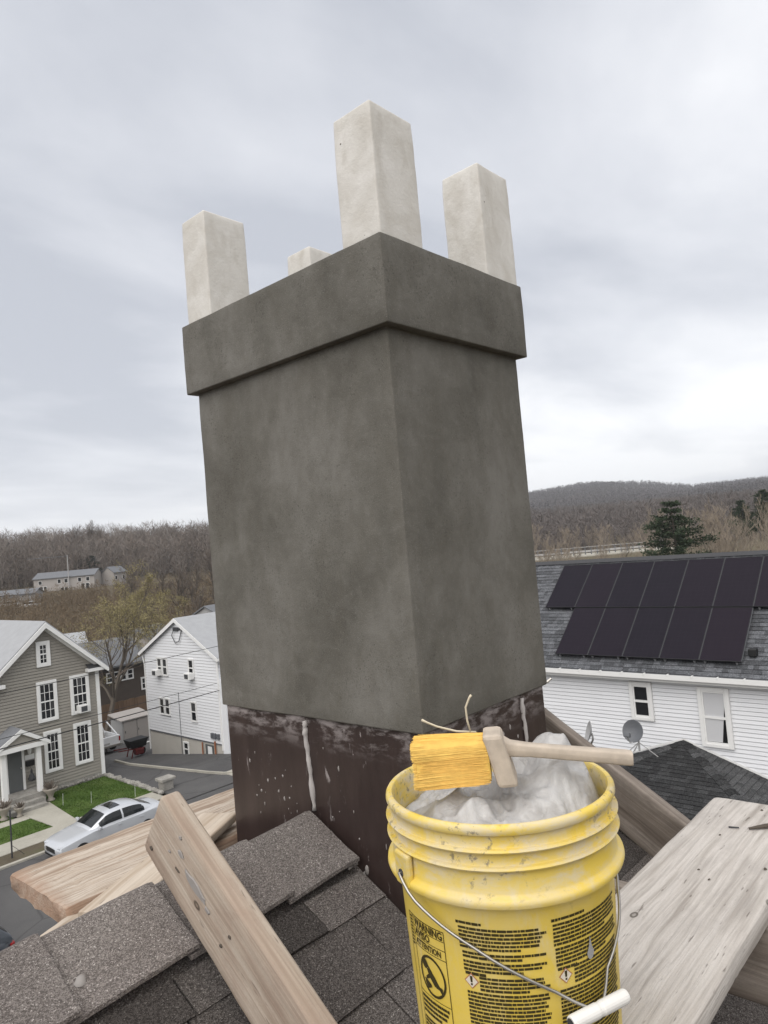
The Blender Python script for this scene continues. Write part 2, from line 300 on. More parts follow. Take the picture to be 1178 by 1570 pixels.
plain('ink', (0.045, 0.035, 0.012, 1), 0.5, 0.15, 60)
plain('label_white', (0.66, 0.60, 0.50, 1), 0.5, 0.1, 30)
plain('label_red', (0.42, 0.17, 0.08, 1), 0.5, 0.1, 30)
plain('copper', (0.30, 0.12, 0.06, 1), 0.6, 0.2, 9)
m_sat('wire', (0.02, 0.02, 0.02, 1), 0.6); m_sat('steel', (0.42, 0.40, 0.37, 1), 0.38, Metallic=0.9)
m_sat('rail', (0.36, 0.35, 0.34, 1), 0.6); m_sat('alu', (0.55, 0.55, 0.56, 1), 0.4, Metallic=0.8)
_t = NT('window_glass', 0.06, 0.4); M['window_glass'] = _t.done(_t.mix(_t.math('POWER', _t.rnd(), 2.0), (0.008, 0.009, 0.011, 1), (0.075, 0.075, 0.075, 1))); m_sat('car_glass', (0.010, 0.012, 0.013, 1), 0.05)
m_sat('black_plastic', (0.012, 0.012, 0.013, 1), 0.5); m_sat('tyre', (0.015, 0.015, 0.016, 1), 0.85)
m_sat('silver_paint', (0.56, 0.575, 0.60, 1), 0.24, Metallic=0.35, Coat_Weight=0.6); m_sat('white_paint', (0.66, 0.67, 0.68, 1), 0.3, Coat_Weight=0.4)
m_sat('dark_paint', (0.035, 0.042, 0.052, 1), 0.28, Coat_Weight=0.5); m_sat('lamp', (0.5, 0.52, 0.55, 1), 0.1); m_sat('tail', (0.25, 0.01, 0.01, 1), 0.2)
m_sat('curtain', (0.52, 0.52, 0.53, 1), 0.8)
def m_solar():
    t = NT('solar_cells', 0.22, 0.10); o = t.obj()
    ln = t.math('PINGPONG', t.math('MULTIPLY', t.sep(o)[1], 1.0), 0.079); lx = t.math('PINGPONG', t.sep(o)[0], 0.079)
    f = t.math('LESS_THAN', t.math('MINIMUM', ln, lx), 0.0022)
    c = t.mix(t.noise(o, 2, 2), (0.010, 0.009, 0.013, 1), (0.016, 0.013, 0.019, 1))
    c = t.mix(t.math('MULTIPLY', f, 0.5), c, (0.035, 0.032, 0.038, 1)); c = t.mix(t.math('MULTIPLY', t.rnd(), 0.5), c, (0.020, 0.013, 0.020, 1)); M['solar'] = t.done(c)
m_solar()

# ------------------------------------------------------------------ mesh helpers
ORG = {}
def tag(o, label=None, cat=None, group=None, kind=None):
    if label: o['label'] = label
    if cat: o['category'] = cat
    if group: o['group'] = group
    if kind: o['kind'] = kind
    return o
def thing(name, label, cat, loc=(0, 0, 0), group=None, kind=None):
    o = bpy.data.objects.new(name, None); o.empty_display_size = 0.2; COL.objects.link(o); o.location = loc
    ORG[o] = Vector(loc); return tag(o, label, cat, group, kind)
def origin_of(o):
    while o.parent is not None and o not in ORG: o = o.parent
    return ORG.get(o, Vector((0, 0, 0)))
def link(name, me, mat, parent=None):
    o = bpy.data.objects.new(name, me); COL.objects.link(o)
    if mat is not None and not me.materials: me.materials.append(M[mat] if isinstance(mat, str) else mat)
    if parent is not None: o.parent = parent
    return o
class MB:
    def __init__(s): s.v = []; s.f = []
    def add(s, vs, fs):
        k = len(s.v); s.v += [Vector(p) for p in vs]; s.f += [tuple(i+k for i in f) for f in fs]; return s
    def poly(s, pts): return s.add(pts, [tuple(range(len(pts)))])
    def box(s, x0, y0, z0, x1, y1, z1):
        return s.add([(x0, y0, z0), (x1, y0, z0), (x1, y1, z0), (x0, y1, z0), (x0, y0, z1), (x1, y0, z1), (x1, y1, z1), (x0, y1, z1)],
                     [(0, 3, 2, 1), (4, 5, 6, 7), (0, 1, 5, 4), (1, 2, 6, 5), (2, 3, 7, 6), (3, 0, 4, 7)])
    def obox(s, c, ax, ay, az):
        c, ax, ay, az = Vector(c), Vector(ax), Vector(ay), Vector(az)
        pts = [c+sx*ax+sy*ay+sz*az for sz in (-1, 1) for (sx, sy) in ((-1, -1), (1, -1), (1, 1), (-1, 1))]
        return s.add(pts, [(0, 3, 2, 1), (4, 5, 6, 7), (0, 1, 5, 4), (1, 2, 6, 5), (2, 3, 7, 6), (3, 0, 4, 7)])
    def prism(s, pts, vec):
        pts = [Vector(p) for p in pts]; vec = Vector(vec); n = len(pts)
        nr = Vector((0, 0, 0))
        for i in range(n): nr += (pts[i]-pts[0]).cross(pts[(i+1) % n]-pts[0])
        if nr.dot(vec) > 0: pts = pts[::-1]
        return s.add(pts+[p+vec for p in pts], [tuple(range(n)), tuple(range(2*n-1, n-1, -1))] + [(i, i+n, (i+1) % n+n, (i+1) % n) for i in range(n)])
    def bar(s, a, b, w, h=None, upv=(0, 0, 1)):
        a, b = Vector(a), Vector(b); d = (b-a); L = d.length; d.normalize(); h = h or w
        u = Vector(upv); sd = d.cross(u)
        if sd.length < 1e-4: sd = d.cross(Vector((1, 0, 0)))
        sd.normalize(); u = sd.cross(d)
        return s.obox((a+b)/2, d*L/2, sd*w/2, u*h/2)
    def tube(s, pts, rad, n=6, cap=True):
        pts = [Vector(p) for p in pts]; m = len(pts)
        if not hasattr(rad, '__len__'): rad = [rad]*m
        k = len(s.v); ref = None
        for i, p in enumerate(pts):
            d = (pts[min(i+1, m-1)]-pts[max(i-1, 0)]).normalized()
            if ref is None: ref = d.orthogonal().normalized()
            ref = (ref-d*ref.dot(d)).normalized(); q = d.cross(ref)
            for j in range(n):
                a = 2*math.pi*j/n; s.v.append(p+(ref*math.cos(a)+q*math.sin(a))*rad[i])
        for i in range(m-1):
            for j in range(n): s.f.append((k+i*n+j, k+i*n+(j+1) % n, k+(i+1)*n+(j+1) % n, k+(i+1)*n+j))
        if cap: s.f.append(tuple(k+j for j in reversed(range(n)))); s.f.append(tuple(k+(m-1)*n+j for j in range(n)))
        return s
    def lathe(s, prof, n=24, c=(0, 0, 0), close=False):
        k = len(s.v); c = Vector(c)
        for r, z in prof:
            for j in range(n):
                a = 2*math.pi*j/n; s.v.append(c+Vector((r*math.cos(a), r*math.sin(a), z)))
        for i in range(len(prof)-1):
            for j in range(n): s.f.append((k+i*n+j, k+i*n+(j+1) % n, k+(i+1)*n+(j+1) % n, k+(i+1)*n+j))
        if close:
            s.f.append(tuple(k+j for j in reversed(range(n)))); s.f.append(tuple(k+(len(prof)-1)*n+j for j in range(n)))
        return s
    def mesh(s, name, org=(0, 0, 0)):
        me = bpy.data.meshes.new(name); o = Vector(org); me.from_pydata([tuple(p-o) for p in s.v], [], s.f); me.validate(); me.update(); return me
    def build(s, name, mat, parent=None, smooth=False, bevel=0.0, org=None):
        og = origin_of(parent) if parent is not None else Vector(org) if org is not None else None
        if og is None:
            xs = np.array([tuple(p) for p in s.v]); og = Vector((*(((xs.min(0)+xs.max(0))/2)[:2]), xs[:, 2].min()))
        me = s.mesh(name, og); o = link(name, me, mat, parent)
        if parent is None: o.location = og; ORG[o] = og
        if smooth: me.shade_smooth() if hasattr(me, 'shade_smooth') else me.polygons.foreach_set('use_smooth', [True]*len(me.polygons))
        if bevel:
            b = o.modifiers.new('bevel', 'BEVEL'); b.width = bevel; b.segments = 2; b.limit_method = 'ANGLE'; b.angle_limit = 0.6
        return o
def clip(poly, a, b, c):                       # keep the part of a 2-D polygon with a*u + b*v <= c
    out = []
    for i in range(len(poly)):
        p, q = poly[i], poly[(i+1) % len(poly)]; dp, dq = a*p[0]+b*p[1]-c, a*q[0]+b*q[1]-c
        if dp <= 0: out.append(p)
        if (dp < 0 < dq) or (dq < 0 < dp):
            t = dp/(dp-dq); out.append((p[0]+(q[0]-p[0])*t, p[1]+(q[1]-p[1])*t))
    return out
def clip_convex(poly, region):
    for i in range(len(region)):
        p, q = region[i], region[(i+1) % len(region)]
        ex, ey = q[0]-p[0], q[1]-p[1]
        poly = clip(poly, ey, -ex, ey*p[0]-ex*p[1])
        if len(poly) < 3: return []
    return poly
def tz_interp(r, tab): return float(np.interp(r, [a for a, b in tab], [b for a, b in tab]))
def sstep(a, b, x): t = min(1, max(0, (x-a)/(b-a))); return t*t*(3-2*t)

# ------------------------------------------------------------------ terrain
G = -10.3                                       # street level
LEFT = [(0, -12.9), (60, -12.9), (90, -13.0), (130, -11.5), (180, -8.8), (215, -6.6), (250, -5.6), (285, -4.0), (330, 2.0), (400, 6), (520, 8), (2000, 30), (7000, 30)]
RIGHT = [(0, -10.8), (60, -10.9), (90, -10.2), (115, -7.2), (126, -5.4), (140, -5.4), (165, -7), (230, -7), (350, -3), (600, 7), (900, 26), (1200, 55), (1450, 84), (1800, 76), (7000, 60)]
def lot_z(x, y):
    w = min(1, max((x-16.9)/1.6, (y-42)/8, 0)); return G - 0.135*min(max(y-30.0, 0), 18)*w
def tz(x, y):
    dx, dy = x-EYE.x, y-EYE.y; r = math.hypot(dx, dy); az = math.degrees(math.atan2(dy, dx))
    near = lot_z(x, y) - 0.12
    wlft = sstep(40, 53, az)*(1-sstep(110, 140, az))
    zl = tz_interp(r, LEFT); zr = tz_interp(r, RIGHT)
    crest = float(np.interp(az, [-40, 5, 13.8, 18.8, 21.5, 25.4, 26.7, 30.4, 38, 60], [.6, .58, .50, .50, .68, .88, .88, .79, .70, .7]))
    if zr > 7: zr = 7+(zr-7)*crest
    far = zl*wlft + zr*(1-wlft)
    if r > 160: far += mnoise.noise(Vector((x*0.006, y*0.006, 3.3)))*min(9, (r-160)*0.012)
    k = sstep(52, 72, r); return near*(1-k)+far*k
def build_terrain():
    rs = list(np.concatenate([np.linspace(0.5, 70, 60), np.geomspace(72, 2500, 84)])); na = 300
    vs, fs = [(EYE.x, EYE.y, tz(EYE.x, EYE.y))], []
    for r in rs:
        for j in range(na):
            a = 2*math.pi*j/na; x, y = EYE.x+r*math.cos(a), EYE.y+r*math.sin(a); vs.append((x, y, tz(x, y)))
    for j in range(na): fs.append((0, 1+j, 1+(j+1) % na))
    for i in range(len(rs)-1):
        for j in range(na): fs.append((1+i*na+j, 1+(i+1)*na+j, 1+(i+1)*na+(j+1) % na, 1+i*na+(j+1) % na))
    me = bpy.data.meshes.new('terrain'); me.from_pydata(vs, [], fs); me.update(); me.polygons.foreach_set('use_smooth', [True]*len(me.polygons))
    tag(link('terrain', me, 'terrain'), 'brown earth of the valley rising to wooded hills', None, kind='structure')
build_terrain()
def sheet(name, label, poly, z, mat, thick=0.1):
    b = MB().prism([(x, y, z-thick) for x, y in poly], (0, 0, thick)); return tag(b.build(name, mat), label, kind='structure')
sheet('road', 'grey asphalt street running past the gray house', [(-80, 15.5), (120, 15.5), (120, 27.0), (-80, 27.0)], G-0.02, 'asphalt')
sheet('driveway', 'asphalt driveway beside the stone edged lawn', [(15.62, 27.05), (19.4, 27.05), (18.62, 28.5), (18.3, 29.4), (17.0, 34.6), (16.95, 43), (15.62, 43)], G+0.012, 'asphalt')
def lot():
    nx, ny = 22, 30; vs = []; fs = []
    for j in range(ny+1):
        for i in range(nx+1):
            y = 27.2+j*(56-27.2)/ny; x0 = 17.0 if y > 34.6 else 17.0+(34.6-y)*0.222; x = x0+i*(44-x0)/nx
            vs.append((x, y, lot_z(x, y)+0.03 - (0.07 if y < 29.3 else 0)))
    for j in range(ny):
        for i in range(nx): a = j*(nx+1)+i; fs.append((a, a+1, a+nx+2, a+nx+1))
    me = bpy.data.meshes.new('parking_lot'); me.from_pydata(vs, [], fs); me.update()
    tag(link('parking_lot', me, 'asphalt'), 'sloping asphalt lot around the white house', kind='structure')
lot()
cb = MB()                                       # low pale kerb between the driveway and the lot
for a, b in zip([(16.95, 36.0), (17.0, 34.6), (18.25, 29.4), (18.55, 28.5)], [(17.0, 34.6), (18.25, 29.4), (18.55, 28.5), (19.2, 27.6)]):
    cb.bar((*a, G+0.05), (*b, G+0.05), 0.11, 0.12)
tag(cb.build('driveway_kerb', 'concrete'), 'pale concrete kerb between driveway and lot', kind='structure')
sheet('sidewalk', 'concrete sidewalk along the lawn', [(-60, 28.15), (15.3, 28.15), (15.3, 29.35), (-60, 29.35)], G+0.05, 'concrete')
sheet('sidewalk', 'concrete sidewalk beyond the driveway', [(18.6, 27.25), (60, 27.25), (60, 28.6), (18.6, 28.6)], G+0.055, 'concrete')
sheet('front_path', 'wide concrete path from sidewalk to the porch steps', [(10.95, 29.354), (11.85, 29.354), (12.15, 32.7), (10.75, 32.7)], G+0.046, 'concrete')
sheet('front_path', 'narrow concrete path crossing the lawn towards the driveway side', [(-40, 31.3), (10.8, 31.3), (10.8, 31.95), (-40, 31.95)], G+0.044, 'concrete')
sheet('verge', 'brown strip of worn earth between sidewalk and street', [(-60, 27.16), (15.3, 27.16), (15.3, 28.15), (-60, 28.15)], G+0.03, 'verge')
b = MB().box(-60, 27.0, G-0.1, 15.4, 27.16, G+0.06); tag(b.build('kerb', 'concrete', bevel=0.02), 'low concrete kerb along the street', kind='structure')
lawns = {'lawn beside the path in front of the gray house': [(11.87, 29.35), (15.35, 29.35), (15.35, 33.95), (12.16, 33.95), (12.16, 32.7)],
         'small patch of lawn between the two concrete paths': [(6.5, 29.35), (10.93, 29.35), (10.8, 31.29), (6.5, 31.29)],
         'strip of lawn along the gray house left of the porch': [(6.5, 31.96), (10.4, 31.96), (10.4, 33.95), (6.5, 33.95)]}
rng = random.Random(5)
def grass(poly, label, n):
    xs = [p[0] for p in poly]; ys = [p[1] for p in poly]; mb = MB()
    mb.prism([(x, y, G-0.05) for x, y in poly], (0, 0, 0.088))
    k = 0
    def inside(x, y):
        c = False
        for i in range(len(poly)):
            (x1, y1), (x2, y2) = poly[i], poly[i-1]
            if (y1 > y) != (y2 > y) and x < (x2-x1)*(y-y1)/(y2-y1)+x1: c = not c
        return c
    while k < n:
        x, y = rng.uniform(min(xs), max(xs)), rng.uniform(min(ys), max(ys))
        if not inside(x, y): continue
        k += 1; a = rng.uniform(0, 6.3); h = rng.uniform(0.02, 0.07)*(0.7+0.6*mnoise.noise(Vector((x*1.3, y*1.3, 0)))); w = rng.uniform(0.012, 0.03); z = G+0.036
        dx, dy = math.cos(a)*w, math.sin(a)*w; lx, ly = rng.uniform(-.03, .03), rng.uniform(-.03, .03)
        mb.add([(x-dx, y-dy, z), (x+dx, y+dy, z), (x+lx, y+ly, z+max(h, .015))], [(0, 1, 2)])
    tag(mb.build('grass', 'lawn'), 'green ' + label, 'grass', kind='stuff')
for (lab, poly), n in zip(lawns.items(), (9000, 4000, 3000)): grass(poly, lab, n)

# ------------------------------------------------------------------ building pieces
def siding(parent, axis, c, sgn, z0, z1, exp, mat, left, right, name='clapboard', gap=0.014):
    """lapped boards on the plane axis=c, facing sgn; left(z), right(z) give the run of each course"""
    z = z0
    while z < z1-0.02:
        zt = min(z+exp, z1); a0, a1, b0, b1 = left(z), left(zt), right(z), right(zt)
        if b0-a0 > 0.05:
            if b1-a1 < 0.02: a1 = b1 = (a1+b1)/2
            lo, hi = 0.040*sgn, 0.024*sgn; zt = min(z+exp-gap, z1)
            P = lambda u, d, zz: (c+d, u, zz) if axis == 'x' else (u, c+d, zz)
            mb = MB().add([P(a0, 0, z), P(b0, 0, z), P(b1, 0, zt), P(a1, 0, zt), P(a0, lo, z), P(b0, lo, z), P(b1, hi, zt), P(a1, hi, zt)],
                          [(0, 1, 2, 3), (4, 7, 6, 5), (0, 4, 5, 1), (1, 5, 6, 2), (2, 6, 7, 3), (3, 7, 4, 0)])
            mb.build(name, mat, parent)
        z += exp
def window(parent, axis, c, sgn, u0, u1, z0, z1, cols=1, rows=2, casing=0.11, panes=True, curtain=None, sill=False):
    """a sash window standing proud of the wall; window > pane, muntin_bars"""
    P = lambda u, d, z: (c+(d+.026)*sgn, u, z) if axis == 'x' else (u, c+(d+.026)*sgn, z)
    def bx(mb, ua, ub, za, zb, d0, d1):
        a, b = P(ua, d0, za), P(ub, d1, zb); mb.box(min(a[0], b[0]), min(a[1], b[1]), za, max(a[0], b[0]), max(a[1], b[1]), zb)
    fr = MB(); w = casing
    bx(fr, u0, u0+w, z0, z1, -0.02, 0.065); bx(fr, u1-w, u1, z0, z1, -0.02, 0.065)
    bx(fr, u0+w, u1-w, z1-w, z1, -0.02, 0.065); bx(fr, u0+w, u1-w, z0, z0+w*0.9, -0.02, 0.062)
    if sill: bx(fr, u0-0.03, u1+0.03, z0-0.045, z0, -0.02, 0.10)
    win = fr.build('window', 'white_trim', parent, bevel=0.008)
    a, b, lo, hi = u0+w, u1-w, z0+w*0.9, z1-w; mid = (lo+hi)/2
    mu = MB(); t = 0.022
    bx(mu, a, b, mid-0.03, mid+0.03, 0.02, 0.05)
    for q in (a, b-0.035): bx(mu, q, q+0.035, lo, hi, 0.022, 0.046)
    bx(mu, a+0.035, b-0.035, lo, lo+0.045, 0.022, 0.046); bx(mu, a+0.035, b-0.035, hi-0.04, hi, 0.022, 0.046)
    for i in range(1, cols): u = a+(b-a)*i/cols; bx(mu, u-t/2, u+t/2, lo+.045, hi-.04, 0.024, 0.042)
    for i in range(1, rows):
        z = lo+(hi-lo)*i/rows
        if abs(z-mid) > 0.05: bx(mu, a+.035, b-.035, z-t/2, z+t/2, 0.025, 0.041)
    mu.build('sash_bars', 'white_trim', win)
    if curtain:
        cu = MB(); n = 9
        for (ua, ub, za, zb, sl) in curtain:
            ua, ub = a+(b-a)*ua, a+(b-a)*ub; za, zb = lo+(hi-lo)*za, lo+(hi-lo)*zb
            pts = [P(ub, 0.019, zb), P(ua, 0.019, zb)] + ([P(ua+sl*(ub-ua), 0.019, za)] if True else []) + [P(ub, 0.019, za)]
            cu.prism(pts, Vector(P(0, 0.0225, 0))-Vector(P(0, 0.019, 0)))
        cu.build('curtain', 'curtain', win)
    if panes:
        for i in range(cols):
            for j in range(rows):
                g = MB(); bx(g, a+(b-a)*i/cols, a+(b-a)*(i+1)/cols, lo+(hi-lo)*j/rows, lo+(hi-lo)*(j+1)/rows, -0.005, 0.012 + rng.uniform(-.002, .002))
                g.build('pane', 'window_glass', win)
    return win
def air_conditioner(label, axis, c, sgn, u, z, w=0.5, h=0.34):
    P = lambda uu, d, zz: (c+d*sgn, uu, zz) if axis == 'x' else (uu, c+d*sgn, zz)
    t = thing('air_conditioner', label, 'air conditioner', P(u, 0.07, z), 'window air conditioners')
    def bx(ua, ub, d0, d1, za, zb, nm, m, par, bv=0.0):
        a, b = P(ua, d0, za), P(ub, d1, zb); return MB().box(min(a[0], b[0]), min(a[1], b[1]), za, max(a[0], b[0]), max(a[1], b[1]), zb).build(nm, m, par, bevel=bv)
    bx(u-w/2, u+w/2, 0.07, 0.40, z, z+h, 'case', 'white_trim', t, 0.015)
    g = bx(u-w*0.30, u+w*0.34, 0.395, 0.412, z+h*.16, z+h*.84, 'grille', 'dark_grey', t)
    for k in range(5): bx(u-w*0.30, u+w*0.34, 0.408, 0.42, z+h*(.2+.13*k), z+h*(.24+.13*k), 'louvre', 'dish_grey', g)
    return t
def tabs(poly, exp, wmin, wmax, rnd_, v0=0.0):
    """shingle tabs of a convex roof plane in (u along the course, v up the slope): list of 2-D polygons with their course"""
    us = [p[0] for p in poly]; vs_ = [p[1] for p in poly]; out = []; v = min(vs_)-v0; k = 0
    while v < max(vs_):
        u = min(us)-rnd_.uniform(0, wmax)
        while u < max(us):
            w = rnd_.uniform(wmin, wmax); q = clip_convex([(u, v), (u+w-0.004, v), (u+w-0.004, v+exp+0.02), (u, v+exp+0.02)], poly)
            if len(q) >= 3: out.append((k, v, q))
            u += w
        v += exp; k += 1
    return out
def tab_solid(mb, q, v, frame, t_low, t_high, exp):
    o, eu, ev, en = frame
    low = []; top = []
    for (a, b_) in q:
        f = min(1.0, max(0.0, (b_-v)/exp)); base = o+eu*a+ev*b_
        low.append(base+en*0.001); top.append(base+en*(t_low+(t_high-t_low)*f))
    n = len(q); mb.add(low+top, [tuple(reversed(range(n))), tuple(range(n, 2*n))]+[(i, (i+1) % n, (i+1) % n+n, i+n) for i in range(n)])
def shingle_field(parent, frame, poly, exp, wmin, wmax, mat, seed, joined=True, t=0.02, limit=300, var=None):
    rn = random.Random(seed); L = tabs(poly, exp, wmin, wmax, rn)
    groups = [MB() for _ in range(3)]
    for i, (k, v, q) in enumerate(L):
        tl = t*rn.uniform(0.75, 1.25)
        if not joined and i < limit:
            mb = MB(); tab_solid(mb, q, v, frame, tl, 0.003, exp); mb.build('shingle', mat, parent)
        else: tab_solid(rn.choice(groups), q, v, frame, tl, 0.003, exp)
    for g, sfx in zip(groups, 'abc'):
        if g.v: tag(g.build('shingles', mat+'_'+sfx if mat+'_'+sfx in M else mat, parent), kind='stuff')

# ------------------------------------------------------------------ the gray house
WY = 34.1
gh = thing('gray_house', 'gray clapboard house with white trim and a gabled porch', 'house', (12.8, WY, G))
xr, xl, ze, za, xa = 15.42, 10.0, -4.75, -2.47, 12.9          # right corner, eave and gable heights, apex
sl_ = (za-ze)/(xr-xa)
xlft = 2*xa-xr
wall = MB().add([(xlft, WY, G-0.3), (xr, WY, G-0.3), (xr, WY, ze), (xa, WY, za), (xlft, WY, ze), (xlft, WY+14.0, G-2.5), (xr, WY+14.0, G-2.5), (xr, WY+14.0, ze), (xa, WY+14.0, za), (xlft, WY+14.0, ze)],
                [(4, 3, 2, 1, 0), (5, 6, 7, 8, 9), (0, 1, 6, 5), (1, 2, 7, 6), (2, 3, 8, 7), (3, 4, 9, 8), (4, 0, 5, 9)]).build('wall', 'grey_siding', gh)
siding(wall, 'y', WY-0.004, -1, G+0.28, za-0.05, 0.140, 'grey_siding',
       lambda z: xlft if z < ze else xa-(za-z)/sl_, lambda z: xr-0.005 if z < ze else xa+(za-z)/sl_, gap=0.034)
siding(wall, 'x', xr+0.004, 1, G-0.1, ze, 0.125, 'grey_siding', lambda z: WY+0.002, lambda z: WY+14.0)
roof = MB()
for sx in (-1, 1):
    e = xa+sx*(xr-xa+0.38); ez = ze-sl_*0.38
    roof.prism([(xa, WY-0.42, za+0.10), (xa, WY+14.3, za+0.10), (e, WY+14.3, ez+0.10), (e, WY-0.42, ez+0.10)], (0, 0, 0.09))
rf = roof.build('roof', 'roof_pale', gh)
tr = MB()
for sx in (-1, 1):                              # rake boards, soffit and the returns at the eaves
    e = xa+sx*(xr-xa+0.40); ez = ze-sl_*0.40
    tr.prism([(xa, WY-0.46, za+0.12), (e, WY-0.46, ez+0.12), (e, WY-0.46, ez-0.10), (xa, WY-0.46, za-0.14)], (0, 0.05, 0))
    tr.prism([(xa, WY-0.40, za+0.04), (e, WY-0.40, ez+0.04), (e, WY-0.40, ez-0.02), (xa, WY-0.40, za-0.03)], (0, 0.39, 0))
    tr.prism([(xa, WY-0.13, za-0.05), (e-sx*0.4, WY-0.13, ze-0.03), (e-sx*0.4, WY-0.13, ze-0.19), (xa, WY-0.13, za-0.22)], (0, 0.10, 0))
    ex = xr if sx > 0 else xlft
    tr.box(min(ex-sx*0.62, ex+sx*0.36), WY-0.40, ze-0.30, max(ex-sx*0.62, ex+sx*0.36), WY-0.03, ze-0.14)
tr.build('trim', 'white_trim', rf, bevel=0.01)
rrt = MB().prism([(xr-0.6, WY-0.40, ze-0.135), (xr+0.36, WY-0.40, ze-0.135), (xr+0.36, WY-0.03, ze+0.0), (xr-0.6, WY-0.03, ze+0.06)], (0, 0, 0.02)).build('return_roof', 'dark_grey', rf)
cbd = MB(); cbd.box(xr-0.14, WY-0.065, G+0.15, xr+0.03, WY-0.006, ze-0.14); cbd.box(xr+0.028, WY-0.05, G-0.1, xr+0.05, WY+0.12, ze-0.14); cbd.build('corner_board', 'white_trim', gh)
fd = MB().box(xlft, WY-0.03, G-0.3, xr+0.03, WY-0.005, G+0.27).build('foundation', 'stone', gh)
for k in range(26):                             # rubble stones of the foundation
    x = 12.1+k*0.125; z = G+rng.uniform(0.06, 0.16); sx, szz = rng.uniform(.05, .08), rng.uniform(.05, .09)
    mb = MB(); mb.lathe([(0.0, -szz), (sx*.8, -szz*.6), (sx, 0), (sx*.75, szz*.7), (0, szz)], 7, (x, WY-0.03, z)); mb.build('stone', 'stone', fd)
K = 1.0971                                      # sizes read on the wall plane
def wx(v): return EYE.x+(v-EYE.x)*K
def wz(v): return v*K
for (a, zt_, b, zb_, co, ro) in ((11.315, -2.946, 11.902, -4.026, 2, 4), (11.234, -4.649, 12.082, -6.368, 3, 4), (12.651, -4.651, 13.501, -6.36, 3, 4), (12.682, -6.74, 13.466, -8.55, 3, 4), (11.394, -6.782, 12.13, -8.52, 3, 4)):
    window(gh, 'y', WY-0.024, -1, wx(a), wx(b), wz(zb_), wz(zt_), co, ro, 0.13 if co == 3 else 0.15)
# left of the porch, mostly out of the picture
air_conditioner('window air conditioner in the upper window of the gray house', 'y', WY-0.02, -1, wx(13.08), wz(-6.30), 0.46, 0.36)
# porch
pyf = WY-1.15; kp = (pyf-EYE.y)/(31-EYE.y); px0, px1 = EYE.x+(9.72-EYE.x)*kp, EYE.x+(11.33-EYE.x)*kp; pz = -7.27*kp
po = MB(); po.box(px0-0.2, pyf, G, px1+0.05, WY-0.03, G+0.52); po.box(px0-0.05, pyf-0.34, G, px1-0.1, pyf-0.002, G+0.34); po.box(px0, pyf-0.68, G, px1-0.15, pyf-0.342, G+0.18)
porch = po.build('porch', 'stone', gh)
for x in (px0, px1-0.22): MB().box(x, pyf+0.06, G+0.525, x+0.21, pyf+0.27, pz).build('column', 'white_trim', porch, bevel=0.012)
pr = MB(); pxm = (px0+px1)/2-0.02
for sx in (-1, 1):
    pr.prism([(pxm, pyf-0.12, pz+0.86), (pxm, WY-0.03, pz+0.86), (pxm+sx*1.16, WY-0.03, pz+0.12), (pxm+sx*1.16, pyf-0.12, pz+0.12)], (0, 0, 0.06))
pr.build('porch_roof', 'roof_grey', gh)
pt = MB()
for sx in (-1, 1):
    pt.prism([(pxm, pyf-0.16, pz+0.90), (pxm+sx*1.2, pyf-0.16, pz+0.14), (pxm+sx*1.2, pyf-0.16, pz-0.02), (pxm, pyf-0.16, pz+0.70)], (0, 0.05, 0))
pt.box(pxm-1.06, pyf-0.13, pz-0.02, pxm+1.06, pyf+0.05, pz+0.17); pt.box(pxm-1.06, pyf+0.05, pz, pxm-0.92, WY-0.03, pz+0.16); pt.box(pxm+0.92, pyf+0.05, pz, pxm+1.06, WY-0.03, pz+0.16)
ped = MB().prism([(pxm-0.9, pyf-0.02, pz+0.16), (pxm+0.9, pyf-0.02, pz+0.16), (pxm, pyf-0.02, pz+0.74)], (0, 0.05, 0)).build('pediment', 'grey_siding', gh)
pt.build('porch_trim', 'white_trim', ped)
px0 += 0.42
dr = MB().box(px0+0.18, WY-0.075, G+0.53, px0+0.80, WY-0.03, G+2.66).build('door', 'door_grey', gh)
dt = MB(); dt.box(px0+0.07, WY-0.09, G+0.53, px0+0.18, WY-0.028, G+2.78); dt.box(px0+0.80, WY-0.09, G+0.53, px0+0.91, WY-0.028, G+2.78); dt.box(px0+0.18, WY-0.09, G+2.66, px0+0.80, WY-0.028, G+2.78); dt.build('door_frame', 'white_trim', dr)
MB().box(px0+0.72, WY-0.12, G+1.5, px0+0.76, WY-0.075, G+1.56).build('door_handle', 'steel', dr)
lt = thing('wall_lantern', 'white lantern on the gray wall beside the front door', 'lantern', (px0+1.12, WY-0.06, G+2.4))
MB().box(px0+1.06, WY-0.12, G+2.42, px0+1.18, WY-0.028, G+2.52).build('bracket', 'white_trim', lt); MB().lathe([(0.02, 0.5), (0.09, 0.42), (0.10, 0.36), (0.07, 0.12), (0.03, 0.08)], 8, (px0+1.12, WY-0.16, G+1.98)).build('shade', 'white_trim', lt)
mb_ = thing('mailbox', 'black wall mailbox under a white plate by the front door', 'mailbox', (px0+1.14, WY-0.06, G+1.6))
MB().box(px0+0.96, WY-0.16, G+1.52, px0+1.32, WY-0.029, G+1.76).build('box', 'black_plastic', mb_, bevel=0.02); MB().box(px0+0.95, WY-0.05, G+1.80, px0+1.36, WY-0.028, G+2.02).build('plate', 'white_trim', mb_)
bs = thing('door_basket', 'dark cone shaped basket hanging under the mailbox', 'basket', (px0+1.14, WY-0.06, G+1.0))
MB().lathe([(0.0, 0.55), (0.04, 0.5), (0.05, 0.36), (0.17, 0.10), (0.15, 0.02), (0.0, 0.0)], 10, (px0+1.14, WY-0.20, G+0.86)).build('cone', 'dark_grey', bs); MB().tube([(px0+1.14, WY-0.20, G+1.40), (px0+1.14, WY-0.03, G+1.5)], 0.008, 5).build('hook', 'dark_grey', bs)
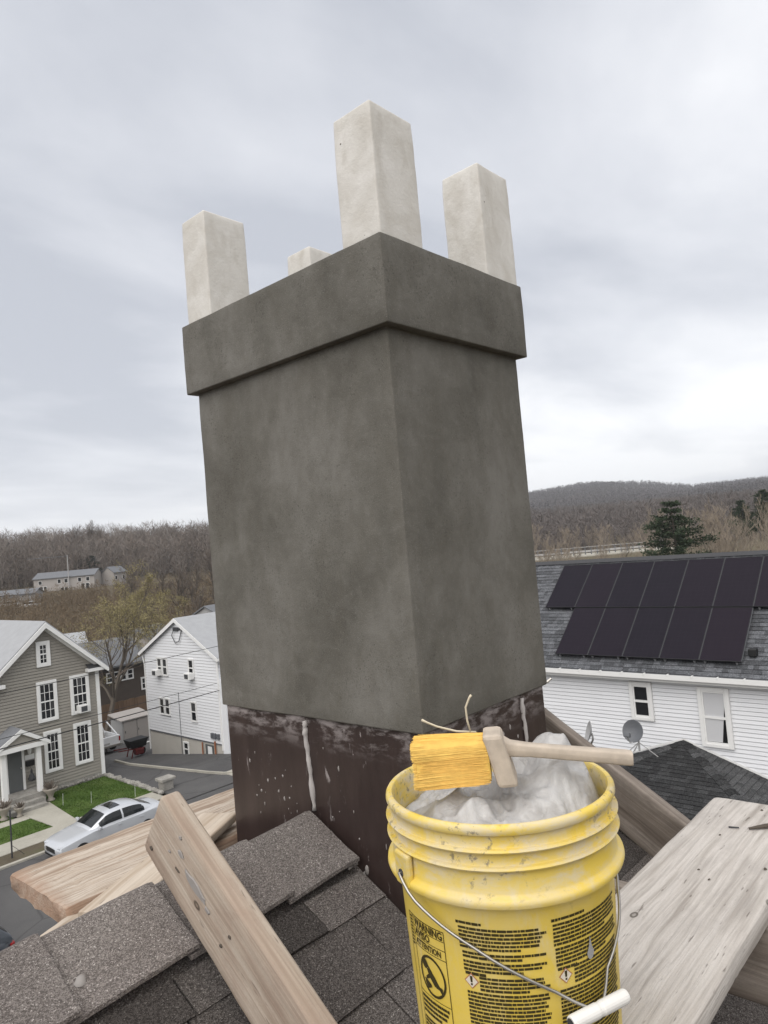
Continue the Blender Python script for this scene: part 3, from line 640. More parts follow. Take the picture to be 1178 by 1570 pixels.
def pot(label, x, y, z, s):
    t = thing('flower_pot', label, 'flower pot', (x, y, z), 'flower pots at the porch')
    MB().lathe([(0.0, 0.0), (0.12*s, 0.0), (0.13*s, 0.04*s), (0.07*s, 0.10*s), (0.10*s, 0.2*s), (0.22*s, 0.36*s), (0.24*s, 0.42*s), (0.20*s, 0.42*s), (0.18*s, 0.38*s), (0, 0.38*s)], 14, (x, y, z)).build('urn', 'terracotta', t, smooth=True)
    pl = MB(); r = random.Random(label)
    for k in range(60):
        a = r.uniform(0, 6.3); rr = r.uniform(0, .2)*s; h = r.uniform(.05, .25)*s; p = Vector((x+math.cos(a)*rr*.6, y+math.sin(a)*rr*.6, z+.39*s)); q = p+Vector((math.cos(a)*rr, math.sin(a)*rr, h))
        pl.add([p, p+Vector((.02, .01, 0)), q+Vector((.02, -.02, 0)), q], [(0, 1, 2, 3)])
    pl.build('plant', 'twig', t)
pot('pale urn beside the right porch column at the lawn corner', px1+0.2, pyf-0.12, G+0.04, 1.35)
px0 -= 0.42
pot('pale urn on the left of the porch steps', px0-0.30, pyf-0.75, G+0.04, 1.3)
pot('low dark planted bowl by the left urn at the steps', px0+0.25, pyf-0.95, G+0.05, 0.95)

# lawn edge: a row of rubble stones and a squat end pier
sb = thing('stone_edging', 'low rubble stone edging along the driveway side of the lawn', 'stone edging', (15.5, 31.6, G))
for k in range(34):
    y = 28.9+k*0.155; s_ = rng.uniform(.09, .16); x = 15.48+rng.uniform(-.05, .05); hh = rng.uniform(.10, .22)
    MB().lathe([(0.0, 0.0), (s_*.9, 0.0), (s_, hh*.5), (s_*.7, hh*.9), (0, hh)], 7, (x, y, G+0.0)).build('stone', 'stone', sb)
pie = thing('stone_pier', 'squat stone pier with flat capstone at the lawn corner', 'stone pier', (15.95, 29.3, G))
MB().box(15.68, 29.0, G, 16.2, 29.45, G+0.42).build('block', 'stone', pie, bevel=0.03); MB().box(15.58, 28.92, G+0.423, 16.3, 29.53, G+0.55).build('capstone', 'stone', pie, bevel=0.025)
for lab, x, y in (('thin white marker stake near the house side of the lawn', 13.1, 30.6), ('thin white marker stake standing by the sidewalk edge of the lawn', 14.6, 29.55), ('small white marker stake in the middle of the lawn', 12.3, 31.6)):
    tag(MB().tube([(x, y, G+0.03), (x+0.02, y, G+0.55)], [0.007, 0.005], 5).build('marker_stake', 'white_trim'), lab, 'stake', 'marker stakes in the lawn')
sp = thing('sign_post', 'thin green steel post in the verge by the kerb', 'post', (8.72, 27.6, G))
MB().bar((8.72, 27.6, G), (8.74, 27.6, G+1.75), 0.045).build('post', 'dark_grey', sp); MB().bar((8.72, 27.6, G+0.5), (9.15, 27.6, G+0.02), 0.015).build('stay', 'dark_grey', sp)

# ------------------------------------------------------------------ the tall white house beyond the lot (gable towards us, plane x = WX)
WX = 21.3; y0w, y1w, zEw, zAw, yAw, zSw = 32.42, 40.06, -5.35, -3.40, 36.15, -10.1
wh = thing('white_house', 'tall white clapboard house on a beige basement at the edge of the lot', 'house', (WX, 36.2, -11.6))
slw = (zAw-zEw)/((y1w-y0w)/2)
body = MB().add([(WX, y0w, -12.2), (WX, y1w, -12.2), (WX, y1w, zEw), (WX, yAw, zAw), (WX, y0w, zEw), (WX+11, y0w, -12.2), (WX+11, y1w, -12.2), (WX+11, y1w, zEw), (WX+11, yAw, zAw), (WX+11, y0w, zEw)],
                [(0, 1, 2, 3, 4), (9, 8, 7, 6, 5), (0, 5, 6, 1), (1, 6, 7, 2), (2, 7, 8, 3), (3, 8, 9, 4), (4, 9, 5, 0)]).build('wall', 'beige_block', wh)
ly = lambda z: y0w if z < zEw else yAw-(zAw-z)/((zAw-zEw)/(yAw-y0w)); ry = lambda z: y1w if z < zEw else yAw+(zAw-z)/((zAw-zEw)/(y1w-yAw))
siding(body, 'x', WX-0.004, -1, zSw, zAw-0.03, 0.165, 'white_siding', ly, ry, gap=0.024)
siding(body, 'y', y0w-0.004, -1, zSw, zEw, 0.165, 'white_siding', lambda z: WX+0.01, lambda z: WX+11)
roof = MB()
for (yy, sy) in ((y0w, -1), (y1w, 1)):
    s1 = (zAw-zEw)/abs(yAw-yy); ey, ez = yy+sy*0.30, zEw-s1*0.30
    roof.prism([(WX-0.22, yAw, zAw+0.02), (WX+11.2, yAw, zAw+0.02), (WX+11.2, ey, ez+0.02), (WX-0.22, ey, ez+0.02)], (0, 0, 0.10))
rfw = roof.build('roof', 'roof_pale', wh)
tr = MB()
for (yy, sy) in ((y0w, -1), (y1w, 1)):
    s1 = (zAw-zEw)/abs(yAw-yy); ey, ez = yy+sy*0.31, zEw-s1*0.31
    tr.prism([(WX-0.25, yAw, zAw+0.10), (WX-0.25, ey, ez+0.10), (WX-0.25, ey, ez-0.10), (WX-0.25, yAw, zAw-0.12)], (0.03, 0, 0))
    tr.box(WX-0.24, min(ey, ey+sy*0.12), ez-0.07, WX+11.0, max(ey, ey+sy*0.12), ez+0.06)
tr.build('fascia', 'white_trim', rfw)
MB().tube([(WX-0.06, y1w+0.24, zEw-0.25), (WX-0.03, y1w+0.10, zEw-0.8), (WX-0.03, y1w+0.06, -11.3)], 0.045, 6).build('downspout', 'white_trim', wh)
MB().tube([(WX-0.06, y0w-0.05, zEw-0.3), (WX-0.06, y0w-0.05, -10.4)], 0.06, 6).build('downspout', 'white_trim', wh)
MB().box(WX-0.05, y0w-0.6, -11.2, WX+5, y0w-0.03, -6.6).build('side_bay', 'white_siding', wh)
MB().box(WX-0.045, y0w, zSw-0.07, WX-0.005, y1w, zSw+0.005).build('sill_board', 'dish_grey', wh)
for (a, b, zt_, zb_) in ((38.60, 38.06, -5.66, -6.73), (38.02, 37.46, -5.66, -6.73), (35.22, 34.66, -5.60, -6.62), (38.64, 38.08, -8.04, -9.06), (38.04, 37.48, -8.04, -9.06), (35.28, 34.68, -8.0, -9.15)):
    window(wh, 'x', WX-0.022, -1, b, a, zb_, zt_, 1, 2, 0.055)
window(wh, 'x', WX-0.006, -1, 35.78, 36.34, -11.22, -10.38, 1, 2, 0.06)
dd = MB().box(WX-0.05, 33.35, -11.15, WX-0.005, 34.1, -10.28).build('basement_door', 'door_grey', wh); MB().box(WX-0.07, 33.46, -11.05, WX-0.05, 33.85, -10.36).build('door_panel', 'white_trim', dd)
MB().tube([(WX-0.08, 34.35, -11.25), (WX-0.08, 34.35, -10.2)], 0.04, 6).build('drain_pipe', 'copper', wh); MB().tube([(WX-0.08, 33.1, -11.0), (WX-0.08, 33.1, -10.0)], 0.05, 6).build('drain_pipe', 'copper', wh)
for k, yy in enumerate((32.72, 33.05, 33.28)): MB().box(WX-0.16, yy-0.09, -9.86, WX-0.022, yy+0.09, -9.56).build('meter_box', 'dish_grey', wh, bevel=0.02)
gl = MB(); gl.box(WX-0.12, 36.0, -4.05, WX-0.02, 36.5, -3.85); gl.tube([(WX-0.1, 36.4, -3.95), (WX-0.15, 36.6, -4.3), (WX-0.12, 36.3, -4.75), (WX-0.12, 35.9, -4.6), (WX-0.1, 35.6, -4.0)], 0.025, 5)
gl.lathe([(0.05, 0.0), (0.09, 0.08), (0.03, 0.16)], 8, (WX-0.14, 35.75, -4.0)); gl.build('gable_light', 'dark_grey', wh)
MB().tube([(WX-0.05, 36.55, -12.0), (WX-0.05, 36.5, -7.6)], 0.018, 5).build('cable', 'dish_grey', wh)
air_conditioner('window air conditioner under the paired upper window of the tall white house', 'x', WX-0.01, -1, 38.45, -6.72, 0.55, 0.36)
air_conditioner('window air conditioner under the single upper window of the tall white house', 'x', WX-0.01, -1, 34.95, -6.72, 0.55, 0.36)

# wires to the house corner
def wire(label, p, q, sag, r):
    pts = []
    for k in range(15):
        t = k/14; v = Vector(p).lerp(Vector(q), t); v.z -= sag*4*t*(1-t); pts.append(v)
    tag(MB().tube(pts, r, 5).build('utility_wire', 'wire'), label, 'wire', 'wires crossing the lot')
wire('thick black wire crossing low, ending at the corner of the tall white house', (-12.0, 16.0, -3.6), (WX-0.02, 32.36, -7.18), 0.15, 0.022)
wire('black wire just above the thick low one, ending at the white house corner', (-12.0, 16.2, -3.42), (WX-0.02, 32.50, -6.80), 0.15, 0.012)
wire('topmost black wire crossing the gable walls of both houses', (-16, 19.5, -2.6), (WX+1.2, 32.2, -4.75), 0.35, 0.014)
wire('thin black wire rising across the upper windows of the tall white house', (WX-0.03, 39.6, -7.4), (WX+1.4, 32.0, -4.9), 0.1, 0.010)
# ------------------------------------------------------------------ small things on the lot
def shed():
    z = lot_z(25, 49)+0.03; t = thing('garden_shed', 'low pale gray shed with double doors behind the lot', 'shed', (24.6, 48.6, z))
    MB().box(23.75, 48.5, z, 25.9, 50.2, z+1.55).build('wall', 'dish_pale', t)
    MB().prism([(23.6, 48.35, z+1.56), (26.05, 48.35, z+1.56), (26.05, 50.3, z+1.85), (23.6, 50.3, z+1.85)], (0, 0, 0.07)).build('roof', 'apartment', t)
    for x in (23.85, 24.88):
        d = MB().box(x, 48.44, z+0.06, x+0.97, 48.497, z+1.48).build('door', 'apartment', t); MB().box(x+0.06, 48.42, z+0.7, x+0.1, 48.44, z+0.85).build('handle', 'dark_grey', d)
shed()
def brown_house():
    z = -12.6; t = thing('brown_house', 'brown house with a gray roof and a row of white windows behind the shed', 'house', (28, 60, z))
    MB().box(23.5, 58.0, z-0.5, 31.2, 66, -8.3).build('wall', 'umber_wall', t)
    MB().prism([(23.0, 57.4, -8.55), (31.6, 57.4, -8.55), (31.6, 61.5, -6.6), (23.0, 61.5, -6.6)], (0, 0, 0.15)).build('roof', 'roof_grey', t)
    for k in range(4): window(t, 'y', 57.99, -1, 27.4+k*0.62, 28.0+k*0.62, -9.85, -8.95, 1, 2, 0.07)
    window(t, 'y', 57.99, -1, 25.7, 26.4, -11.0, -9.9, 1, 2, 0.1)
    window(t, 'y', 57.99, -1, 30.5, 31.0, -11.0, -9.9, 1, 2, 0.1)
brown_house()
def fence():
    t = thing('board_fence', 'brown board fence below the row of white windows', 'fence', (27, 54, -12.6))
    for k in range(30):
        x = 24.2+k*0.235; MB().box(x, 54.0+rng.uniform(-.01, .01), -12.9, x+0.225, 54.03, -10.75+rng.uniform(-.03, .03)).build('board', 'brown_wall', t)
    MB().box(24.2, 54.035, -11.2, 31.2, 54.09, -11.1).build('rail', 'brown_wall', t)
fence()
def cart():
    z = lot_z(20.6, 40.5)+0.03; x, y = 20.75, 40.9; t = thing('garden_cart', 'red wheeled cart with a black tub beside the white house basement', 'cart', (x, y, z))
    tb = MB(); tb.add([(x-.45, y-.35, z+.55), (x+.45, y-.35, z+.55), (x+.45, y+.35, z+.55), (x-.45, y+.35, z+.55), (x-.6, y-.45, z+1.05), (x+.6, y-.45, z+1.05), (x+.6, y+.45, z+1.05), (x-.6, y+.45, z+1.05)], [(3, 2, 1, 0), (0, 1, 5, 4), (1, 2, 6, 5), (2, 3, 7, 6), (3, 0, 4, 7), (4, 5, 6, 7)]); tb.build('tub', 'black_plastic', t, bevel=0.03)
    fr = MB(); fr.bar((x-1.3, y-.3, z+.62), (x+.4, y-.3, z+.45), 0.06); fr.bar((x-1.3, y+.3, z+.62), (x+.4, y+.3, z+.45), 0.06); fr.bar((x-.35, y-.3, z+.5), (x-.5, y-.3, z), 0.05); fr.bar((x-.35, y+.3, z+.5), (x-.5, y+.3, z), 0.05); fr.build('frame', 'red_metal', t)
    MB().box(x-.3, y-.5, z+.15, x+.25, y-.15, z+.5).build('engine', 'red_metal', t, bevel=0.05)
    w = MB().tube([(x+.3, y-.1, z+.25), (x+.3, y+.1, z+.25)], 0.25, 14); w.build('wheel', 'tyre', t)
cart()
tag(MB().bar((23.2, 46.0, lot_z(23, 46)+0.10), (24.9, 45.2, lot_z(24, 45)+0.10), 0.14, 0.05).build('loose_board', 'white_trim'), 'pale board lying on the lot in front of the shed', 'board')
tag(MB().tube([(21.9, 47.2, -12.6), (21.6, 47.3, -10.6)], [0.10, 0.08], 8).build('leaning_pole', 'apartment'), 'pale pole standing behind the white pickup', 'pole')
tag(MB().tube([(15.9, 37.5, G-1), (15.9, 37.5, G+3.6)], 0.05, 6).build('downpipe', 'white_trim'), 'white pipe beside the gray house corner', 'pipe')

# ------------------------------------------------------------------ vehicles
def loft(mb, secs):
    k = len(mb.v); n = len(secs[0])
    for s in secs: mb.v += [Vector(p) for p in s]
    for i in range(len(secs)-1):
        for j in range(n-1): mb.f.append((k+i*n+j, k+(i+1)*n+j, k+(i+1)*n+j+1, k+i*n+j+1))
    mb.f.append(tuple(k+j for j in range(n))); mb.f.append(tuple(k+(len(secs)-1)*n+j for j in reversed(range(n))))
def car(name, label, cat, loc, paint, suv=False):
    """nose towards -X; car > body, glass, sunroof, wheels, lamps, mirrors"""
    t = thing(name, label, cat, loc); X, Y, Z = loc; h = 0.0 if not suv else 0.28
    B = [(0.0, .60, .34, .56, .60), (.10, .80, .24, .66, .69), (.38, .89, .19, .74, .775), (.95, .915, .18, .84, .89), (1.42, .92, .18, .91, .965), (2.4, .93, .18, .93, .98), (3.6, .93, .18, .95, 1.01), (4.05, .92, .19, .97, 1.05), (4.45, .88, .24, .98, 1.06), (4.70, .80, .30, .90, 1.02), (4.80, .66, .38, .80, .90)]
    secs = []
    for x, w, zl, zm, zt_ in B:
        zm += h; zt_ += h; zl += h*0.3
        half = [(0, zl), (w*.80, zl), (w*.95, zl+.06), (w, zl+.26*(zt_-zl)), (w*1.0, zl+.62*(zt_-zl)), (w*.965, zm), (w*.86, zt_-.012), (w*.45, zt_+.012), (0, zt_+.02)]
        full = half+[(-a, b_) for a, b_ in reversed(half[1:-1])]
        secs.append([(X+x, Y+a, Z+b_) for a, b_ in full]+[(X+x, Y, Z+zl)])
    mb = MB(); loft(mb, secs)
    Gs = [(1.30, .80, .93, .70, .95), (2.08, .83, .97, .60, 1.36), (2.35, .83, .97, .615, 1.415), (2.9, .83, .97, .62, 1.44), (3.35, .82, .98, .60, 1.41), (3.62, .80, .99, .575, 1.35), (4.28, .76, 1.03, .60, 1.06)]
    if suv: Gs = [(1.25, .82, .95, .72, .97), (1.95, .85, .97, .66, 1.42), (2.4, .85, .97, .68, 1.47), (3.6, .85, .98, .68, 1.46), (4.35, .83, 1.0, .66, 1.42), (4.70, .80, 1.02, .72, 1.08)]
    secs = []
    for x, wb, zb, wr, zr in Gs:
        zb += h-0.04; zr += h
        half = [(0, zb), (wb, zb), (wb-.25*(wb-wr), zb+.45*(zr-zb)), (wr+.02, zr-.05), (wr-.05, zr-.005), (wr*.5, zr+.018), (0, zr+.025)]
        full = half+[(-a, b_) for a, b_ in reversed(half[1:-1])]
        secs.append([(X+x, Y+a, Z+b_) for a, b_ in full]+[(X+x, Y, Z+zb)])
    loft(mb, secs)
    body = mb.build('body', paint, t, smooth=True, bevel=0.0)
    me = body.data
    e = body.modifiers.new('es', 'EDGE_SPLIT'); e.split_angle = math.radians(38)
    def side(ss, x):                              # point on the greenhouse side at height fraction
        xs = [g[0] for g in Gs]; f = lambda i: np.interp(x, xs, [g[i] for g in Gs])
        wb, zb, wr, zr = f(1), f(2)+h-.04, f(3), f(4)+h; return wb, zb, wr, zr
    for sy in (-1, 1):
        runs = ((1.72, 2.72), (2.80, 3.78)) if not suv else ((1.6, 2.6), (2.68, 3.6), (3.68, 4.4))
        for (xa_, xb_) in runs:
            lo, md, hi = [], [], []
            for k in range(7):
                x = xa_+(xb_-xa_)*k/6; wb, zb, wr, zr = side(0, x); f0 = .16; f1 = .93
                if zr-zb < .18: f1 = .6
                P = lambda f: (X+x, Y+sy*((wb-.25*(wb-wr)*f/.45 if f < .45 else (wb-.25*(wb-wr))+((wr+.02)-(wb-.25*(wb-wr)))*(f-.45)/.55)+.012), Z+(zb+(zr-zb)*f if f < .45 else zb+.45*(zr-zb)+(zr-.05-zb-.45*(zr-zb))*(f-.45)/.55)+.004)
                lo.append(P(f0)); md.append(P(.45)); hi.append(P(f1))
            g = MB(); n = len(lo)
            g.add(lo+md+hi, [(i, i+1, n+i+1, n+i) if sy < 0 else (i, n+i, n+i+1, i+1) for q in (0, n) for i in range(q, q+n-1)]); g.build('side_window', 'car_glass', t)
    def slab(x0, x1, f0, f1, nm, m, off=.01, wf=.9):
        g = MB(); rows = []
        for k in range(5):
            x = x0+(x1-x0)*k/4; wb, zb, wr, zr = side(0, x); rows.append([(X+x, Y+(wr-.04)*wf*q, Z+zr+.022*(1-q*q)+off) for q in (-1, -.5, 0, .5, 1)])
        for i in range(4):
            for j in range(4): g.add([rows[i][j], rows[i+1][j], rows[i+1][j+1], rows[i][j+1]], [(0, 1, 2, 3)])
        return g.build(nm, m, t, smooth=True)
    slab(1.42, 2.06, 0, 1, 'windscreen', 'car_glass', .012, 1.0)
    slab(3.70 if not suv else 4.4, 4.22 if not suv else 4.66, 0, 1, 'rear_window', 'car_glass', .012, .95)
    slab(2.38, 2.85, 0, 1, 'sunroof', 'car_glass', .010, .74)
    for x in (0.93, 3.78):
        for sy in (-1, 1):
            w = MB().tube([(X+x, Y+sy*.70, Z+.33), (X+x, Y+sy*.935, Z+.33)], .33, 22).build('wheel', 'tyre', t, bevel=0.03)
            MB().tube([(X+x, Y+sy*.90, Z+.33), (X+x, Y+sy*.942, Z+.33)], .215, 16).build('rim', 'alu', w)
    for sy in (-1, 1):
        MB().obox((X+.22, Y+sy*.66, Z+.665+h*.9), (.17, sy*.06, .03), (0, .12, -.01), (-.01, 0, .045)).build('headlight', 'lamp', t, bevel=0.02)
        MB().obox((X+4.70, Y+sy*.66, Z+.88+h*.9), (.06, -sy*.03, 0), (0, .16, 0), (0, 0, .06)).build('tail_light', 'tail', t, bevel=0.02)
        m = MB().obox((X+1.62, Y+sy*1.0, Z+1.0+h), (.06, 0, 0), (0, .10, 0), (0, 0, .065)).build('mirror', paint, t, bevel=0.03); MB().obox((X+1.655, Y+sy*1.0, Z+1.0+h), (.03, 0, 0), (0, .09, 0), (0, 0, .055)).build('mirror_glass', 'car_glass', m)
        for xd in (2.55, 3.55): MB().obox((X+xd, Y+sy*.945, Z+.86+h), (.09, 0, 0), (0, .015, 0), (0, 0, .014)).build('door_handle', paint, t)
    MB().box(X-.012, Y-.40, Z+.42, X+.06, Y+.40, Z+.60).build('grille', 'black_plastic', t, bevel=0.02)
    MB().box(X+.01, Y-.62, Z+.24, X+.10, Y+.62, Z+.36).build('lower_grille', 'black_plastic', t, bevel=0.02)
    return t
car('parked_sedan', 'silver sedan with a dark sunroof parked along the kerb by the lawn', 'car', (9.42, 25.92, G-0.02), 'silver_paint').scale = (.87, .90, .90)
car('parked_suv', 'dark slate SUV parked on the near side of the street, cut by the frame', 'car', (0.88, 19.6, G-0.02), 'dark_paint', True)
def pickup():
    x, y = 21.15, 45.6; z = lot_z(x, y)+0.03; t = thing('pickup_truck', 'white pickup truck with open bed behind the gray house corner', 'truck', (x, y, z))
    b = MB(); b.box(x-.95, y, z+.42, x+.95, y+.09, z+1.12); b.box(x-.95, y+.09, z+.5, x-.86, y+1.9, z+1.12); b.box(x+.86, y+.09, z+.5, x+.95, y+1.9, z+1.12); b.box(x-.86, y+.09, z+.5, x+.86, y+1.9, z+.6)
    b.box(x-.95, y+1.9, z+.42, x+.95, y+5.4, z+1.12); b.build('body', 'white_paint', t, bevel=0.05)
    c = MB().add([(x-.85, y+1.95, z+1.13), (x+.85, y+1.95, z+1.13), (x+.85, y+3.9, z+1.13), (x-.85, y+3.9, z+1.13), (x-.7, y+2.1, z+1.8), (x+.7, y+2.1, z+1.8), (x+.7, y+3.2, z+1.8), (x-.7, y+3.2, z+1.8)], [(0, 1, 5, 4), (1, 2, 6, 5), (2, 3, 7, 6), (3, 0, 4, 7), (4, 5, 6, 7)]).build('cab', 'white_paint', t, bevel=0.05)
    MB().obox((x, y+2.01, z+1.48), (.62, 0, 0), (0, .025, .1), (0, -.04, .2)).build('rear_window', 'car_glass', c)
    MB().box(x-.97, y-.10, z+.42, x+.97, y-.002, z+.56).build('bumper', 'steel', t, bevel=0.02)
    for sx in (-1, 1):
        MB().box(x+sx*.90-.05, y-.02, z+.72, x+sx*.90+.05, y-.002, z+1.02).build('tail_light', 'tail', t)
        MB().bar((x+sx*.88, y+.3, z+1.12), (x+sx*.8, y+1.6, z+1.85), .06).build('rack', 'white_paint', t)
        for yy in (y+1.0, y+4.3): MB().tube([(x+sx*.72, yy, z+.38), (x+sx*.97, yy, z+.38)], .38, 18).build('wheel', 'tyre', t, bevel=0.03)
    MB().box(x-.2, y-.012, z+.62, x+.2, y-.002, z+.72).build('plate', 'dish_pale', t)
pickup()

# ------------------------------------------------------------------ the white house with solar panels (wall plane x = HX)
XE, MP, ZE = 17.5, 0.8, -4.03; HX = 17.85; RX = 21.05; RZ = ZE+MP*(RX-XE)
sh = thing('solar_house', 'white clapboard house under a gray shingle roof with solar panels', 'house', (19, 8, G))
hw = MB().box(HX, -3, G, HX+6.4, 16, ZE-0.02).build('wall', 'white_siding', sh)
siding(hw, 'x', HX-0.004, -1, G+0.4, ZE-0.22, 0.106, 'white_siding', lambda z: -3, lambda z: 16)
rm = MB(); nrm = Vector((-MP, 0, 1)).normalized(); ups = Vector((1, 0, MP)).normalized()
rm.prism([(XE, -3.3, ZE-0.12), (RX, -3.3, RZ-0.12), (RX, 16.3, RZ-0.12), (XE, 16.3, ZE-0.12)], (0, 0, 0.10)); rm.prism([(2*RX-XE, -3.3, ZE-0.12), (RX, -3.3, RZ-0.12), (RX, 16.3, RZ-0.12), (2*RX-XE, 16.3, ZE-0.12)], (0, 0, 0.10))
rs_ = rm.build('roof', 'roof_grey', sh)
Lr = (RX-XE)*math.sqrt(1+MP*MP)
shingle_field(rs_, (Vector((XE, 0, ZE-0.02)), Vector((0, 1, 0)), ups, nrm), [(-3.2, 0.0), (16.2, 0.0), (16.2, Lr), (-3.2, Lr)], 0.142, 0.10, 0.34, 'house_shingle', 4, True, 0.022)
rc = MB()
for k in range(74):
    y = -3.2+k*0.26; rc.prism([(RX-0.13, y, RZ-0.13*MP+0.035), (RX, y, RZ+0.045), (RX+0.13, y, RZ-0.13*MP+0.035), (RX, y, RZ+0.012)], (0, 0.27, 0.004))
rc.build('ridge_cap', 'dark_grey', rs_)
gt = MB(); gt.box(XE-0.115, -3.2, ZE-0.15, XE-0.10, 16.2, ZE-0.02); gt.box(XE-0.10, -3.2, ZE-0.15, XE-0.004, 16.2, ZE-0.135); gt.box(XE-0.004, -3.2, ZE-0.24, XE+0.02, 16.2, ZE-0.125); gt.box(XE+0.02, -3.2, ZE-0.24, HX, 16.2, ZE-0.22)
gut = gt.build('gutter', 'white_trim', rs_)
for k in range(30): MB().box(XE-0.125, -2.9+k*0.62, ZE-0.055, XE-0.0, -2.87+k*0.62, ZE-0.012).build('gutter_clip', 'white_trim', gut)
window(sh, 'x', HX-0.022, -1, 7.02, 7.64, -5.40, -4.36, 1, 2, 0.10)
window(sh, 'x', HX-0.022, -1, 5.06, 5.83, -5.90, -4.38, 1, 2, 0.10, curtain=[(0.0, 0.88, 0.5, 0.98, 0.0), (0.0, 0.97, 0.04, 0.98, 0.30)][1:])
MB().box(17.93, 4.36, -3.60, 18.12, 4.56, -3.40).build('roof_vent', 'black_plastic', rs_, bevel=0.03)
pw, Lp = 1.012, 1.86
def panel(label, u1, v0, hgt):
    o = Vector((XE, 0, ZE))+ups*v0+nrm*0.11; y1 = u1
    t = thing('solar_panel', None, None, o+Vector((0, y1-pw/2, 0)))
    og = ORG[t]-ORG[sh]; t.parent = sh; R = Matrix((Vector((0, -1, 0)), ups, nrm)).transposed().to_4x4(); t.matrix_local = Matrix.Translation(og) @ R
    w, hh = pw/2-0.003, hgt-0.012
    def loc(mb, nm, mt, bv=0):
        me = mb.mesh(nm); ob = link(nm, me, mt, t)
        return ob
    loc(MB().box(-w+.012, .012, .0, w-.012, hh-.012, .032), 'cells', 'solar')
    f = MB(); f.box(-w, 0, 0, -w+.012, hh, .038); f.box(w-.012, 0, 0, w, hh, .038); f.box(-w+.012, 0, 0, w-.012, .012, .038); f.box(-w+.012, hh-.012, 0, w-.012, hh, .038); loc(f, 'frame', 'black_plastic')
    f = MB(); f.box(-.4, -.0, -.085, -.36, hh, -.002); f.box(.36, 0, -.085, .4, hh, -.002); loc(f, 'rail', 'alu')
    e = MB(); e.box(w+.002, .02, .0, w+.010, hh-.02, .026); loc(e, 'edge_clamp', 'dish_grey')
ordn = ['first', 'second', 'third', 'fourth', 'fifth', 'sixth', 'seventh', 'eighth']
for k in range(7): panel('black solar panel, %s from the chimney side in the upper row' % ordn[k], 10.80-k*(pw+0.012), 2.26, 1.95)
for k in range(5): panel('black solar panel, %s from the chimney side in the lower row' % ordn[k], 9.77-k*(pw+0.012), 0.37, 1.87)

# ------------------------------------------------------------------ low hipped roof against that wall
AP = Vector((HX-0.03, 6.31, -5.85)); mh = 0.36; LH = 5.2
hp = thing('hipped_annex', 'low annex with a dark hipped shingle roof against the white wall', 'annex', (15.5, 6.3, G))
MB().box(HX-LH+0.4, AP.y-LH+0.4, G, HX-0.03, AP.y+LH-0.4, AP.z-mh*LH+0.02).build('wall', 'white_siding', hp)
c1, c2, c3, c4 = AP+Vector((-LH, LH, -mh*LH)), AP+Vector((-LH, -LH, -mh*LH)), AP+Vector((0, -LH, -mh*LH)), AP+Vector((0, LH, -mh*LH))
dk = MB().add([AP, c1, c2, c3, c4], [(0, 1, 2), (0, 2, 3), (0, 4, 1), (1, 4, 3, 2)]); hr = dk.build('roof', 'hip_shingle', hp)
q = math.sqrt(1+mh*mh); Ls = LH*q
shingle_field(hr, (c1.lerp(c2, .5), Vector((0, -1, 0)), Vector((1, 0, mh)).normalized(), Vector((-mh, 0, 1)).normalized()), [(-LH, 0), (LH, 0), (0, Ls)], 0.145, 0.14, 0.36, 'hip_shingle', 8, False, 0.020, 300)
shingle_field(hr, (c2.lerp(c3, .5)+Vector((LH/2, 0, 0)), Vector((1, 0, 0)), Vector((0, 1, mh)).normalized(), Vector((0, -mh, 1)).normalized()), [(-LH, 0), (0, 0), (0, Ls)], 0.145, 0.14, 0.36, 'hip_shingle', 9, False, 0.020, 300)
def hipcap(a, b, n1, n2):
    d = (b-a); L = d.length; d.normalize(); k = 0
    while k*0.2 < L-0.1:
        p = a+d*(k*0.2); e1 = d.cross(n1).normalized(); e2 = n2.cross(d).normalized()
        if e1.z > 0: e1 = -e1
        if e2.z > 0: e2 = -e2
        mb = MB(); tp = Vector((0, 0, 0.035)); dn = p+d*0.22
        mb.add([p+e1*.14+tp*.7, p+tp, p+e2*.14+tp*.7, dn+e1*.14+tp*1.1, dn+tp*1.4, dn+e2*.14+tp*1.1, p+e1*.14, p+e2*.14, dn+e1*.14, dn+e2*.14, dn-tp*.2], [(0, 1, 4, 3), (1, 2, 5, 4), (3, 4, 5, 9, 10, 8), (0, 3, 8, 6), (2, 7, 9, 5)])
        mb.build('hip_cap', 'hip_shingle', hr); k += 1
nx_, ny_, nyp = Vector((-mh, 0, 1)).normalized(), Vector((0, -mh, 1)).normalized(), Vector((0, mh, 1)).normalized()
hipcap(AP, c1, nx_, nyp); hipcap(AP, c2, nx_, ny_)
fl = MB(); d3 = (c3-AP).normalized(); fl.obox(AP.lerp(c3, .5)+Vector((-.012, 0, .05)), (.01, 0, 0), d3*LH*.53, (0, 0, .03)); d4 = (c4-AP).normalized(); fl.obox(AP.lerp(c4, .5)+Vector((-.012, 0, .05)), (.01, 0, 0), d4*LH*.53, (0, 0, .03)); fl.build('wall_flashing', 'white_trim', hr)
